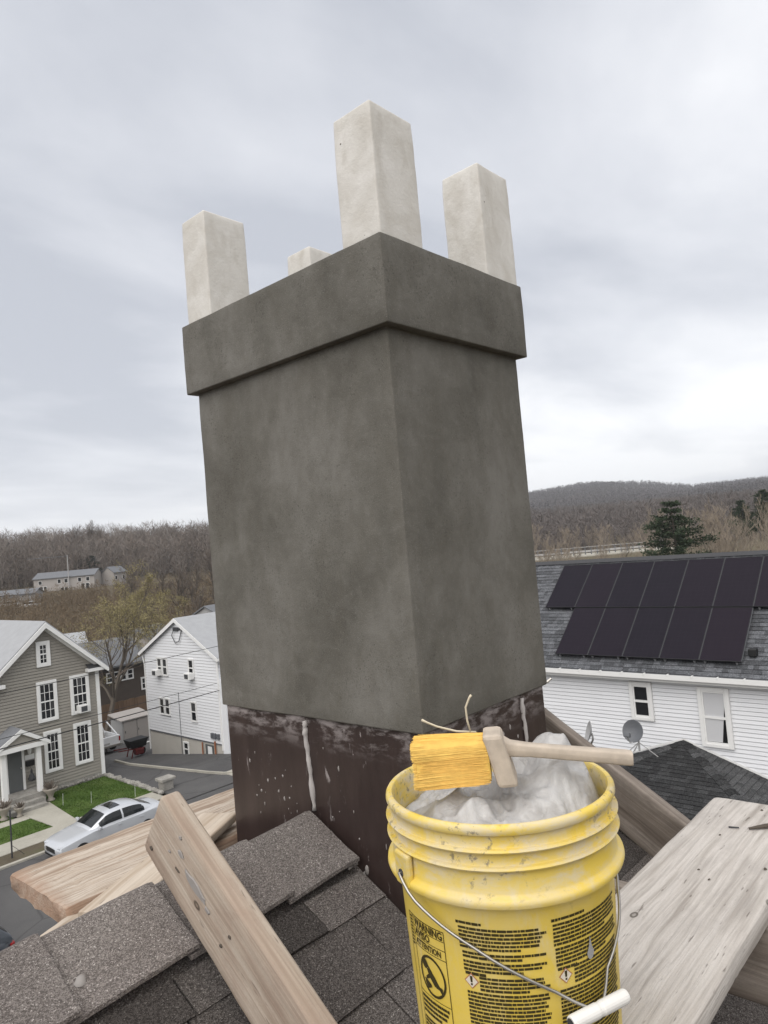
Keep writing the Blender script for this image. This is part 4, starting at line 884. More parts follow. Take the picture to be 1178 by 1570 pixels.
def dish(label, c, base, facing, mat, r):
    t = thing('satellite_dish', label, 'satellite dish', base, 'satellite dishes on the annex roof'); c = Vector(c); f = Vector(facing).normalized()
    s_ = f.cross(Vector((0, 0, 1))).normalized(); u_ = s_.cross(f); d = MB(); n = 22; rows = []
    for i, (rr, dd_) in enumerate(((0.0, -.075), (.35, -.065), (.7, -.035), (1.0, 0.0), (1.03, -.004), (.7, -.045), (.3, -.08), (0, -.088))):
        rows.append([c+(s_*math.cos(a)*r*rr*.94+u_*math.sin(a)*r*rr)+f*dd_*r/.26 for a in [2*math.pi*k/n for k in range(n)]])
    for i in range(len(rows)-1):
        for j in range(n): d.add([rows[i][j], rows[i][(j+1) % n], rows[i+1][(j+1) % n], rows[i+1][j]], [(0, 1, 2, 3)])
    d.build('reflector', mat, t, smooth=True)
    hd = c+f*.36-u_*.12; MB().tube([c-u_*r*.95-f*.02, c-u_*r*1.05+f*.15, hd-u_*.03], .014, 6).build('arm', 'dish_pale', t)
    MB().obox(hd, f*.06, s_*.075, u_*.05).build('receiver', 'dish_grey', t, bevel=0.015)
    bs = Vector(base); b = MB(); b.tube([c-f*.1, c-f*.16-u_*.12, bs+Vector((0, 0, .28)), bs+Vector((0, 0, .05))], .024, 7)
    for dx, dy in ((.32, .28), (-.32, .22), (.1, -.4), (-.12, .4)): b.tube([bs+Vector((0, 0, .26)), bs+Vector((dx, dy, -abs(dx)*.05-.06-(abs(dx)-dx)*.18))], .011, 5)
    b.build('mount', 'dish_pale', t)
dish('dark gray satellite dish on a tripod at the annex roof edge', (15.70, 6.72, -5.10), (15.72, 6.60, -5.62), (-0.80, -0.05, 0.28), 'dish_grey', .265)
dish('pale satellite dish seen edge on beside the sloping board', (14.75, 7.42, -4.97), (14.90, 7.45, -5.60), (-0.55, 0.80, 0.30), 'dish_pale', .27)

# ------------------------------------------------------------------ our roof
RY, RZr, SL = 0.361, -0.633, 0.54; q2 = math.sqrt(1+SL*SL)
ho = thing('brown_roof', 'brown shingle roof with a ridge running into the chimney', 'roof', (0, RY, RZr))
def slope_z(y): return RZr-SL*abs(RY-y)
XR = 0.84                                        # the rake: our roof ends just past the chimney
rd = MB()
for sy, far in ((-1, 2.6), (1, 2.6)):
    y = RY+sy*far; rd.prism([(-6, RY, RZr-0.012), (XR, RY, RZr-0.012), (XR, y, slope_z(y)-0.012), (-6, y, slope_z(y)-0.012)], (0, 0, -0.02))
rd.build('deck', 'shingle', ho)
hwall = MB().box(-5.7, RY-2.3, G, XR-0.25, RY+2.3, slope_z(RY-2.3)-0.03).build('wall', 'grey_siding', ho)
def roof_tabs():
    ev = Vector((0, 1, SL)).normalized(); en = Vector((0, -SL, 1)).normalized(); eu = Vector((1, 0, 0)); rn = random.Random(11)
    edges = [0.250, 0.392] + [0.392+0.142*k for k in range(1, 14)]
    count = 0; rest = MB()
    for k, s in enumerate(edges):
        y_low = RY-s/q2; top = 0.17 if k == 0 else edges[k-1]-0.012
        u = -1.75-rn.uniform(0, .3)
        while u < XR-0.03:
            w = rn.uniform(0.12, 0.34); a, b = u+0.002, min(u+w-0.002, XR+.008); u += w
            base = Vector((0, RY, RZr)); lo = s; lam = rn.random() < 0.5
            tl = (0.013 if lam else 0.0085)+rn.uniform(-.001, .0015); drop = rn.uniform(-.003, .003)
            segs = [(a, b)]
            if s > 0.40 and top < 0.9: pass
            mid = (a+b)/2
            # the chimney stands in the field: leave its footprint free
            yl = RY-(s+.02)/q2
            if b > -0.005 and a < 0.51 and RY-top/q2 > -0.02:
                segs = [(a2, b2) for a2, b2 in ((a, min(b, -0.006)), (max(a, 0.512), b)) if b2-a2 > 0.02]
            for a2, b2 in segs:
                mb = MB(); n = 4; pts_lo, pts_hi, bot_lo, bot_hi = [], [], [], []
                for i in range(n+1):
                    x = a2+(b2-a2)*i/n; wob = mnoise.noise(Vector((x*9, s*7, 1.7)))*0.0035+mnoise.noise(Vector((x*40, s*7, 3.7)))*0.0012; lift = mnoise.noise(Vector((x*5, s*9, 9.1)))*0.002
                    P = lambda ss, h: base+eu*x-ev*ss+en*h
                    pts_lo.append(P(lo+drop+wob, tl+lift)); pts_hi.append(P(top, 0.004)); bot_lo.append(P(lo+drop+wob-.001, 0.0035+lift*.5)); bot_hi.append(P(top, -0.006))
                m = n+1; v = pts_lo+pts_hi+bot_lo+bot_hi
                f = [(i, i+1, m+i+1, m+i) for i in range(n)]+[(2*m+i, 2*m+i+1, i+1, i) for i in range(n)]+[(0, m, 3*m, 2*m), (n, 2*m+n, 3*m+n, m+n)]
                mb.add(v, f)
                c = Vector(((a2+b2)/2, RY-s/q2, 0))
                # the field seen from the ladder: nearest tabs are single objects
                if count < 298 and -1.2 < c.x < 2.1 and s < 1.7: mb.build('shingle', 'shingle', ho, bevel=0.0); count += 1
                else: rest.add(mb.v, mb.f)
    tag(rest.build('shingles', 'shingle', ho), kind='stuff')
    # far slope, seen only past the ridge
    fr = MB(); evf = Vector((0, -1, SL)).normalized(); enf = Vector((0, SL, 1)).normalized()
    for k in range(16):
        s = 0.25+0.142*k; u = -2.0
        while u < XR-.03:
            w = rn.uniform(.14, .34); a, b = u+.002, min(u+w-.002, XR+.008); u += w
            if b > -0.01 and a < 0.515 and s < 0.62: continue
            P = lambda x, ss, h: Vector((0, RY, RZr))+eu*x-evf*ss+enf*h
            fr.add([P(a, s, .010), P(b, s, .010), P(b, s-.15, .003), P(a, s-.15, .003), P(a, s, .002), P(b, s, .002)], [(3, 2, 1, 0), (0, 1, 5, 4)])
    tag(fr.build('far_shingles', 'shingle', ho), kind='stuff')
roof_tabs()
def ridge_caps():
    rn = random.Random(3); x = 0.0; L = 0.172; xs = []
    spans = [(-0.205, -0.008), (-0.43, -0.19), (-0.645, -0.412), (-0.86, -0.625), (-1.07, -0.84), (-1.28, -1.05), (-1.5, -1.26)] + [(0.515, 0.69), (0.67, 0.848)]
    for i, (a, b) in enumerate(spans):
        mb = MB(); t = 0.0075; n = 6; ny = 8
        top, bot = [], []
        skew = rn.uniform(-.006, .006); tilt = 0.012
        for ix in range(n+1):
            x = a+(b-a)*ix/n; f = ix/n
            for iy in range(-ny, ny+1):
                sv = L*iy/ny*(1+rn.uniform(-.004, .004)) + (skew*f if iy < 0 else 0); c = abs(sv)
                rise = 0.013+tilt*f+0.0035*mnoise.noise(Vector((x*8, sv*9, i*3.1)))
                zz = RZr-SL*math.sqrt(c*c+0.010**2)/q2+0.010*SL/q2; y = RY+sv/q2
                rise += 0.006*max(0, (c/L-0.75)/0.25)*(1 if iy < 0 else 0)
                top.append(Vector((x, y, zz+rise))); bot.append(Vector((x, y, zz+rise-t)))
        m = 2*ny+1; N = (n+1)*m; v = top+bot; f = []
        for ix in range(n):
            for iy in range(m-1):
                p = ix*m+iy; f.append((p, p+m, p+m+1, p+1)); f.append((N+p, N+p+1, N+p+m+1, N+p+m))
        for ix in range(n): f.append((ix*m, N+ix*m, N+(ix+1)*m, (ix+1)*m)); f.append((ix*m+m-1, (ix+1)*m+m-1, N+(ix+1)*m+m-1, N+ix*m+m-1))
        for iy in range(m-1): f.append((iy, iy+1, N+iy+1, N+iy)); f.append((n*m+iy, N+n*m+iy, N+n*m+iy+1, n*m+iy+1))
        mb.add(v, f); mb.build('ridge_cap', 'cap_shingle', ho)
ridge_caps()
# spots of spilt mortar on the shingles and along the flashing foot
rn = random.Random(21)
def blob(parent, c, n_, u_, v_, r, h, mat='mortar', name='mortar_spot'):
    mb = MB(); c = Vector(c); n = 10; ring = [rn.uniform(.6, 1.25) for _ in range(n)]
    h *= .45
    pts = [c+(u_*math.cos(2*math.pi*k/n)+v_*math.sin(2*math.pi*k/n))*r*ring[k]-n_*.002 for k in range(n)]
    mid = [c+(u_*math.cos(2*math.pi*k/n)+v_*math.sin(2*math.pi*k/n))*r*ring[k]*.75+n_*h*.8 for k in range(n)]
    mb.add(pts+mid+[c+n_*h], [(k, (k+1) % n, (k+1) % n+n, k+n) for k in range(n)]+[(k+n, (k+1) % n+n, 2*n) for k in range(n)]); return mb.build(name, mat, parent, smooth=True)
evn = Vector((0, 1, SL)).normalized(); enn = Vector((0, -SL, 1)).normalized()
blob(ho, Vector((-0.60, RY-0.10, slope_z(RY-0.10)+0.0225)), enn, Vector((1, 0, 0)), evn, 0.011, 0.0008)
for (x, s, r) in ((-0.016, .155, .011), (-0.028, .162, .008)):
    y = RY-s/q2; blob(ho, (x, y, slope_z(y)+.0155), enn, Vector((1, 0, 0)), evn, r, .0035)

# ------------------------------------------------------------------ the chimney
CX, CY, CT, CB, SB = 0.502, 0.695, 0.634, 0.446, -0.394
ch = thing('chimney', 'grey stuccoed chimney with a projecting cap and brown metal flashing', 'chimney', (CX/2, CY/2, -0.8))
def rough_box(x0, y0, z0, x1, y1, z1, step, amp, rad, seed, freq=7.0):
    """box with a fine skin: rounded arrises, slightly wavy trowelled faces"""
    bm = bmesh.new(); bmesh.ops.create_cube(bm, size=1.0)
    for v in bm.verts: v.co = Vector((x0+(v.co.x+.5)*(x1-x0), y0+(v.co.y+.5)*(y1-y0), z0+(v.co.z+.5)*(z1-z0)))
    for ax in range(3):
        lo, hi = (x0, y0, z0)[ax], (x1, y1, z1)[ax]; n = max(2, int((hi-lo)/step))
        cuts = [lo+(hi-lo)*k/n for k in range(1, n)]+[lo+rad*.5, lo+rad, hi-rad*.5, hi-rad]
        for c in sorted(set(cuts)):
            g = bm.verts[:]+bm.edges[:]+bm.faces[:]; nv = [0, 0, 0]; nv[ax] = 1; co = [0, 0, 0]; co[ax] = c
            bmesh.ops.bisect_plane(bm, geom=g, plane_co=co, plane_no=nv, dist=1e-5)
    C = [Vector((x0, y0, z0)), Vector((x1, y1, z1))]
    for v in bm.verts:
        p = v.co.copy(); q = Vector([min(max(p[i], C[0][i]+rad), C[1][i]-rad) for i in range(3)]); d = p-q
        if d.length > 1e-6:
            if sum(abs(d[i]) > 1e-6 for i in range(3)) > 1: p = q+d.normalized()*rad
            n = d.normalized(); s = Vector((seed*3.1, seed*1.7, seed*2.3))
            w = mnoise.noise(p*freq+s)*amp+mnoise.noise(p*freq*5+s)*amp*.35+mnoise.noise(p*freq*16+s)*amp*.15; p = p+n*w
        v.co = p
    me = bpy.data.meshes.new('m'); bm.normal_update(); bm.to_mesh(me); bm.free(); return me
def rough(name, mat, parent, *a):
    me = rough_box(*a); og = origin_of(parent); me.transform(Matrix.Translation(-og)); o = link(name, me, mat, parent); me.name = name
    me.polygons.foreach_set('use_smooth', [True]*len(me.polygons)); return o
rough('stucco_body', 'stucco', ch, 0, 0, SB, CX, CY, CB+0.01, 0.030, 0.0016, 0.0035, 1.0)
rough('cap', 'stucco', ch, -0.022, -0.022, CB, CX+0.022, CY+0.022, CT, 0.025, 0.0015, 0.0035, 2.0)
fb = MB().box(0.010, 0.010, -1.05, CX-0.010, CY-0.010, SB+0.03).build('flashing', 'flash', ch, bevel=0.004)
# overlapping sheet edges, caulked seams and the step flashing at the shingles
MB().box(0.0075, 0.371, -0.80, 0.0098, CY-0.012, SB+0.02).build('sheet', 'flash', ch, bevel=0.001)
MB().box(0.385, 0.0075, -1.02, CX-0.012, 0.0098, SB+0.02).build('sheet', 'flash', ch, bevel=0.001)
def seam(pts, n_, r):
    mb = MB(); P = [Vector(p) for p in pts]; rr = []; PP = []
    for i in range(len(P)-1):
        for k in range(8): PP.append(P[i].lerp(P[i+1], k/8)+Vector((rn.uniform(-.0012, .0012), rn.uniform(-.0012, .0012), 0))); rr.append(r*rn.uniform(.65, 1.25))
    mb.tube(PP, rr, 7); mb.build('caulk_seam', 'caulk', ch, smooth=True)
seam([(.008, .371, -.405), (.008, .372, -.44), (.008, .366, -.53), (.008, .362, -.625)], (-1, 0, 0), .0065)
seam([(.388, .008, -.405), (.392, .008, -.50), (.400, .008, -.62)], (0, -1, 0), .006)
ux, uy, uz = Vector((1, 0, 0)), Vector((0, 1, 0)), Vector((0, 0, 1))
for (y, z, r) in ((.372, -.628, .008), (.345, -.640, .006), (.31, -.655, .005), (.25, -.695, .009), (.235, -.705, .010), (.215, -.73, .012), (.205, -.715, .008), (.175, -.765, .012), (.165, -.785, .010), (.15, -.775, .008), (.49, -.59, .005), (.47, -.605, .006), (.45, -.60, .004), (.53, -.57, .005), (.56, -.60, .006), (.58, -.615, .004), (.44, -.57, .003), (.5, -.56, .003), (.47, -.55, .003), (.60, -.53, .004)):
    blob(fb, (.0072 if y > .371 else .0095, y, z), Vector((-1, 0, 0)), uy*rn.uniform(.5, .9), uz*rn.uniform(.8, 1.6), r, .003 if r < .007 else .006, name='mortar_splash')
for (x, z, r) in ((.30, -.47, .006), (.33, -.46, .005), (.44, -.45, .007), (.46, -.48, .006), (.42, -.50, .005), (.36, -.49, .004), (.27, -.46, .006), (.475, -.515, .006)):
    blob(fb, (x, .0095, z), Vector((0, -1, 0)), ux*.6, uz*1.6, r, .003, name='mortar_splash')
for _ in range(10):
    y, z = rn.uniform(.40, .66), rn.uniform(-.66, -.50); blob(fb, (.0073, y, z), Vector((-1, 0, 0)), uy*rn.uniform(.25, .6)+uz*rn.uniform(-.4, .4), uz*rn.uniform(.8, 2.6), rn.uniform(.001, .0032), .0025, name='mortar_splash')
for _ in range(14):
    y = rn.uniform(.04, .33); z = slope_z(y)+rn.uniform(.03, .20)**1.0; blob(fb, (.0096, y, z), Vector((-1, 0, 0)), uy*rn.uniform(.25, .7), uz*rn.uniform(.8, 2.6), rn.uniform(.001, .0038), .0025, name='mortar_splash')
MB().tube([(CX+.004, .004, SB+.004), (CX+.014, -.004, SB+.012)], [.004, .003], 6).build('drip_nail', 'steel', ch)
# four corner posts
def post(label, x0, y0, x1, y1, top, seed):
    o = Vector(((x0+x1)/2, (y0+y1)/2, CT)); me = rough_box(x0, y0, CT-0.004, x1, y1, top, 0.018, 0.0013, 0.0045, seed, 11.0)
    for v in me.vertices:
        f = max(0, (v.co.z-(top-.05))/.05); v.co.x += (o.x-v.co.x)*.03*f; v.co.y += (o.y-v.co.y)*.03*f
    me.transform(Matrix.Translation(-o)); ob = link('chimney_post', me, 'post'); ob.location = o; ORG[ob] = o; me.polygons.foreach_set('use_smooth', [True]*len(me.polygons))
    tag(ob, label, 'post', 'plastered posts on the chimney cap')
post('plastered white post at the near corner of the chimney cap, tallest in view', -0.008, -0.012, 0.134, 0.100, 0.925, 4)
post('plastered white post at the end of the cap nearest the gray house', -0.006, 0.600, 0.130, 0.708, 0.925, 5)
post('plastered white post at the end of the cap nearest the solar panels', 0.385, -0.012, 0.524, 0.102, 0.925, 6)
post('plastered white post at the back corner of the cap, only its top showing', 0.375, 0.605, 0.515, 0.712, 0.925, 7)

# ------------------------------------------------------------------ staging boards
def board_mesh(L, W, T, seed, rad=0.004, amp=0.0012, chew=0.0, nseg=60):
    mb = MB(); sec = []
    nW = 10
    for k in range(nW+1): sec.append((-W/2+rad+(W-2*rad)*k/nW, T/2))
    sec += [(W/2-rad*.3, T/2-rad*.3), (W/2, T/2-rad), (W/2, 0), (W/2, -T/2+rad), (W/2-rad*.3, -T/2+rad*.3)]
    for k in range(nW+1): sec.append((W/2-rad-(W-2*rad)*k/nW, -T/2))
    sec += [(-W/2+rad*.3, -T/2+rad*.3), (-W/2, -T/2+rad), (-W/2, 0), (-W/2, T/2-rad), (-W/2+rad*.3, T/2-rad*.3)]
    n = len(sec); rows = []; s = Vector((seed*2.7, seed*4.1, seed*1.3)); endt = [0, .003, .008]+[.02+(L-.04)*i/(nseg-6) for i in range(nseg-5)]+[L-.008, L-.003, L]
    for i, x in enumerate(endt):
        ed = min(x, L-x); row = []
        for (y, z) in sec:
            p = Vector((x, y, z)); k = 1.0-max(0, (0.006-ed)/0.006)*0.05
            w = mnoise.noise(Vector((x*6, y*22, z*22))+s)*amp+mnoise.noise(Vector((x*25, y*90, z*90))+s)*amp*.7
            p.z = z*k+w; p.y = y*k+mnoise.noise(Vector((x*7, 3.3, z*9))+s)*amp*1.3
            if chew and x < .10:
                p.x += chew*(1-x/.10)*(mnoise.noise(Vector((y*26, z*40, 2.2))+s)*.5+.25); p.z -= chew*.35*max(0, mnoise.noise(Vector((x*40, y*30, 4.4))+s))
            row.append(p)
        rows.append(row)
    for r in rows: mb.v += r
    for i in range(len(rows)-1):
        for j in range(n): mb.f.append((i*n+j, (i+1)*n+j, (i+1)*n+(j+1) % n, i*n+(j+1) % n))
    mb.f.append(tuple(range(n))); mb.f.append(tuple((len(rows)-1)*n+j for j in reversed(range(n))))
    return mb.mesh('board')
def board(label, p0, p1, W, T, wide, mat, seed, cat='board', name='wood_board', amp=.0012, chew=0.0, group=None, rad=.004, parent=None):
    """p0-p1 is the centre line, wide the direction of the broad side"""
    p0, p1 = Vector(p0), Vector(p1); ex = (p1-p0).normalized(); ey = Vector(wide); ey = (ey-ex*ey.dot(ex)).normalized(); ez = ex.cross(ey)
    me = board_mesh((p1-p0).length, W, T, seed, rad, amp, chew); o = link(name, me, mat); ORG[o] = p0
    o.matrix_world = Matrix.Translation(p0) @ Matrix((ex, ey, ez)).transposed().to_4x4(); me.polygons.foreach_set('use_smooth', [True]*len(me.polygons))
    es = o.modifiers.new('es', 'EDGE_SPLIT'); es.split_angle = math.radians(50)
    if label: tag(o, label, cat, group)
    return o
PZ = -0.70
plank = board('weathered gray plank carrying the yellow bucket', (0.742, -0.418, PZ-.019), (-0.52, -0.418, PZ-.019), .236, .038, (0, -1, 0), 'wood_grey', 3, 'plank', 'staging_plank', .0016)
board('rough plank with a broken reddish end lying beyond the ridge', (-0.435, 0.885, -0.770), (1.15, 0.885, -0.770), .325, .040, (0, 1, 0), 'wood_rough', 7, 'plank', 'staging_plank', .0035, .016, rad=.006)
u36 = Vector((0, 0.8192, 0.5735)); n36 = Vector((0, -0.5735, 0.8192))
top_c = Vector((-0.401, 0.37, -0.545))+n36*.070
board('beige board on edge leaning up past the ridge, splashed with mortar', top_c-u36*0.70, top_c, .140, .038, n36, 'wood_beige', 12, 'board', 'staging_board', .0010, rad=.005)
u2_ = Vector((0, 0.8423, 0.5391)); n2_ = Vector((0, -0.5391, 0.8423))
cb2 = Vector((0.760, -0.09, -0.870))+n2_*.070
board('brown board on edge sloping down behind the bucket to the plank', cb2-u2_*0.22, cb2+u2_*0.62, .142, .040, n2_, 'wood_old', 15, 'board', 'staging_board', .0010, rad=.005)
board('short pale board lying askew across the rough plank', (-0.45, 0.505, -0.7005), (0.045, 0.813, -0.7260), .108, .022, (-.53, .85, 0), 'wood_pale', 18, 'board', 'staging_board', .001)
board('stub of pale board under the broken end of the rough plank', (-0.50, 0.58, -0.745), (-0.30, 0.80, -0.82), .09, .030, (-.7, .6, 0), 'wood_pale', 19, 'board', 'staging_board', .001)
board('brown bearer board on edge under the weathered plank', (0.28, -0.615, -0.8095), (0.28, -0.20, -0.8095), .140, .038, (0, 0, 1), 'wood_old', 22, 'board', 'staging_board', .001)
board('brown prop standing on the roof under the bearer', (0.322, -0.31, slope_z(-.31)-.01), (0.322, -0.31, -0.76), .089, .038, (0, 1, 0), 'wood_old', 23, 'board', 'staging_board', .001)
board('brown prop standing on the roof under the plank near the bucket', (-0.44, -0.42, slope_z(-.42)-.01), (-0.44, -0.42, -0.7395), .089, .038, (0, 1, 0), 'wood_old', 24, 'board', 'staging_board', .001)
board('brown prop standing on the roof under the outer end of the plank', (0.70, -0.42, slope_z(-.42)-.01), (0.70, -0.42, -0.7395), .089, .038, (0, 1, 0), 'wood_old', 25, 'board', 'staging_board', .001)
board('brown bearer under the rough plank beyond the ridge', (0.62, 0.60, -0.83), (0.62, 1.20, -0.83), .076, .038, (0, 0, 1), 'wood_old', 26, 'board', 'staging_board', .001)
board('brown bearer under the broken end of the rough plank', (-0.22, 0.66, -0.835), (-0.22, 1.15, -0.835), .085, .038, (0, 0, 1), 'wood_old', 27, 'board', 'staging_board', .001)
# crumbs and nails on the weathered plank, mortar smears on the leaning board
pl_o = plank
def on_plank(x, y, r, h, mat, nm): 
    mb = MB(); c = Vector((x, y, PZ+.0006)); n = 7; ring = [rn.uniform(.6, 1.3) for _ in range(n)]
    mb.add([c+Vector((math.cos(6.283*k/n)*r*ring[k], math.sin(6.283*k/n)*r*ring[k]*.6, 0)) for k in range(n)]+[c+Vector((rn.uniform(-.3, .3)*r, 0, h))], [(k, (k+1) % n, n) for k in range(n)])
    o = mb.build(nm, mat, None); return o
crumbs = [('curled dark scrap of bark near the end of the plank', .690, -.455, .014, .006), ('small dark crumb beside the bark scrap', .700, -.418, .006, .003), ('dark crumb by the edge of the weathered plank', .405, -.50, .006, .004), ('dark crumb in the middle of the weathered plank', .34, -.395, .0045, .002), ('tiny dark crumb near the plank knot', .31, -.425, .004, .002), ('tiny dark crumb along the inner plank edge', .52, -.38, .004, .002)]
for lab, x, y, r, h in crumbs: tag(on_plank(x, y, r, h, 'bark', 'wood_crumb'), lab, 'crumb', 'crumbs on the plank')
tag(MB().tube([(.575, -.425, PZ+.004), (.600, -.452, PZ+.006), (.622, -.470, PZ+.007)], [.0025, .005, .003], 7).build('wood_splinter', 'bark'), 'dark splinter lying across the end of the weathered plank', 'splinter')
tag(MB().tube([(.565, -.385, PZ+.003), (.572, -.405, PZ+.003)], [.002, .0016], 6).build('bent_nail', 'dark_grey'), 'small dark screw lying near the splinter', 'screw')
lb = [o for o in COL.objects if o.get('label', '').startswith('beige board')][0]
lbi = lb.matrix_world.inverted()
def on_left(py_s, w, ru, rv, mat='mortar'):
    """smear on the broad face of the leaning board: distance from its top end along it, position across"""
    c = top_c-u36*py_s+n36*w+Vector((-.0195, 0, 0)); mb = MB(); n = 14; ring = [rn.uniform(.75, 1.15) for _ in range(n)]
    mb.v = [lbi @ (c+u36*math.cos(6.283*k/n)*ru*ring[k]+n36*math.sin(6.283*k/n)*rv*ring[k]) for k in range(n)]+[lbi @ (c+u36*math.cos(6.283*k/n)*ru*ring[k]*.8+n36*math.sin(6.283*k/n)*rv*ring[k]*.8+Vector((-.002, 0, 0))) for k in range(n)]
    mb.f = [((k+1) % n, k, k+n, (k+1) % n+n) for k in range(n)]+[tuple(reversed(range(n, 2*n)))]
    me = mb.mesh('mortar_smear'); link('mortar_smear', me, mat, lb)
for a in ((.158, .008, .040, .0095), (.205, .001, .008, .004), (.100, .024, .010, .005), (.085, .05, .004, .003), (.07, .0, .004, .002)): on_left(*a)
on_left(.022, -.045, .005, .004, 'bark'); on_left(.26, -.02, .004, .003, 'bark'); on_left(.27, .015, .004, .003, 'bark'); on_left(.105, -.01, .008, .0015, 'bark')

# ------------------------------------------------------------------ the bucket
BX, BY, BZ = -0.310, -0.392, PZ+0.001
bk = thing('yellow_bucket', 'yellow plastic bucket with warning print, smeared with cement', 'bucket', (BX, BY, BZ))
def br(z): return 0.1310+(0.1435-0.1310)*min(1, z/0.28)
prof = [(0.0, .004), (.118, .004), (.126, 0.0), (.131, .006)]+[(br(z), z) for z in (.03, .08, .13, .18, .23, .272)]
prof += [(.1440, .2762), (.1450, .2770), (.1540, .2775), (.1572, .2788), (.1585, .2825), (.1578, .2865), (.1555, .2885), (.1515, .2900), (.1500, .2925), (.1490, .3100), (.1490, .3170),
         (.1496, .3178), (.1545, .3184), (.1560, .3205), (.1545, .3228), (.1496, .3234), (.1490, .3242), (.1490, .3370), (.1496, .3378), (.1545, .3384), (.1560, .3405), (.1545, .3428), (.1496, .3434), (.1490, .3442),
         (.1490, .3560), (.1500, .3572), (.1530, .3585), (.1545, .3620), (.1540, .3660), (.1520, .3690), (.1490, .3700), (.1458, .3692), (.1440, .3660), (.1434, .356), (.140, .27), (.130, .06), (0.0, .05)]
body = MB().lathe(prof, 96, (BX, BY, BZ)).build('body', 'bucket', bk, smooth=True)
body.modifiers.new('es', 'EDGE_SPLIT').split_angle = math.radians(40)
def wrap(a, z, off=0.0006): r = br(z)+off; A = math.radians(a); return Vector((BX+r*math.cos(A), BY+r*math.sin(A), BZ+z))
RB = 0.1395
def wquad(mb, a0, z0, a1, z1, off=.0006):
    n = max(1, int(abs(a1-a0)/4)+1)
    for k in range(n):
        p, q_ = a0+(a1-a0)*k/n, a0+(a1-a0)*(k+1)/n; mb.add([wrap(p, z0, off), wrap(q_, z0, off), wrap(q_, z1, off), wrap(p, z1, off)], [(0, 1, 2, 3)])
def wpoly(mb, pts, off=.0008):                 # small flat shapes: (angle, z) outline, fanned from the middle
    c = (sum(p[0] for p in pts)/len(pts), sum(p[1] for p in pts)/len(pts)); n = len(pts)
    mb.add([wrap(*p, off) for p in pts]+[wrap(*c, off)], [(k, (k+1) % n, n) for k in range(n)])
deg = lambda m: math.degrees(m/RB)
def print_text(body_text, a0, ztop, height, width, name):
    cu = bpy.data.curves.new(name, 'FONT'); cu.body = body_text; cu.size = 1.0; cu.resolution_u = 2; cu.offset = 0.03
    ob = bpy.data.objects.new(name, cu); COL.objects.link(ob); dg = bpy.context.evaluated_depsgraph_get(); dg.update(); me = bpy.data.meshes.new_from_object(ob.evaluated_get(dg))
    bpy.data.objects.remove(ob)
    xs = [v.co.x for v in me.vertices]; ys = [v.co.y for v in me.vertices]; x0, x1, y0, y1 = min(xs), max(xs), min(ys), max(ys)
    for v in me.vertices:
        a = a0+deg(width)*(v.co.x-x0)/(x1-x0); z = ztop-height*(1-(v.co.y-y0)/(y1-y0)); v.co = wrap(a, z, .0007)-Vector((BX, BY, BZ))
    me.materials.clear(); o = link(name, me, 'ink', body); return o
def outline(mb, a0, z0, a1, z1, t):
    wquad(mb, a0, z0, a1, z0+t); wquad(mb, a0, z1-t, a1, z1); wquad(mb, a0, z0+t, a0+deg(t), z1-t); wquad(mb, a1-deg(t), z0+t, a1, z1-t)
zt0 = 0.234
wb = MB(); A0, A1 = 149.5, 179.8
outline(wb, A0, .03, A1, zt0, .0011)
for zz in (.2215, .2105, .1985, .1430): wquad(wb, A0+5, zz-.0004, A1, zz+.0004)
wquad(wb, A0+4.7, .03, A0+5.1, zt0)
for k in range(9): wquad(wb, A0+1.2, zt0-.006-.0042*k, A0+3.6, zt0-.0035-.0042*k)
# pictogram: ring, falling child over a pail, bar across
cxa, cz, rr = 167.6, .1705, .0248
def circ(a, r): return (cxa+deg(math.cos(a)*r), cz+math.sin(a)*r)
for k in range(36):
    a, b_ = 6.2832*k/36, 6.2832*(k+1)/36; wb.add([wrap(*circ(a, rr), .0007), wrap(*circ(b_, rr), .0007), wrap(*circ(b_, rr-.0032), .0007), wrap(*circ(a, rr-.0032), .0007)], [(0, 1, 2, 3)])
loc2 = lambda x, y: (cxa+deg(x), cz+y)
wpoly(wb, [loc2(-.017, .017), loc2(-.0145, .0195), loc2(.0195, -.0145), loc2(.017, -.017)], .0009)
wpoly(wb, [loc2(-.0125+.0055*math.cos(t_), .0115+.006*math.sin(t_)) for t_ in [6.2832*k/12 for k in range(12)]])
wpoly(wb, [loc2(-.010, .007), loc2(-.003, .008), loc2(.006, .001), loc2(.010, -.006), loc2(.004, -.011), loc2(-.001, -.006), loc2(-.006, -.001)])
wpoly(wb, [loc2(.006, -.006), loc2(.018, -.008), loc2(.0175, -.012), loc2(.006, -.011)]); wpoly(wb, [loc2(-.007, .001), loc2(-.013, -.004), loc2(-.012, -.007), loc2(-.004, -.003)])
wpoly(wb, [loc2(-.016, -.006), loc2(-.003, -.011), loc2(-.003, -.014), loc2(-.012, -.0185), loc2(-.0155, -.011)])
wb.build('warning_print', 'ink', body)
print_text('WARNING', A0+6.0, .2325, .0098, .0560, 'warning_word'); print_text('AVISO', A0+6.0, .2205, .0090, .0330, 'notice_word'); print_text('ATTENTION', A0+6.4, .2085, .0080, .0500, 'attention_word')
def greek(a0, a1, ztop, rows, lead, h, seed, block=False, tail=.7):
    """lines of print too small to read: rows of word-sized dashes"""
    r = random.Random(seed); mb = MB()
    for k in range(rows):
        a = a0; end = a1-(r.uniform(0, 4) if k < rows-1 else (a1-a0)*(1-tail)); z = ztop-lead*k
        while a < end-.6:
            w = min(r.uniform(1.2, 4.6), end-a); wquad(mb, a, z-h*r.uniform(1.1, 1.3), a+w-.28, z); a += w
    return mb
mids = MB()
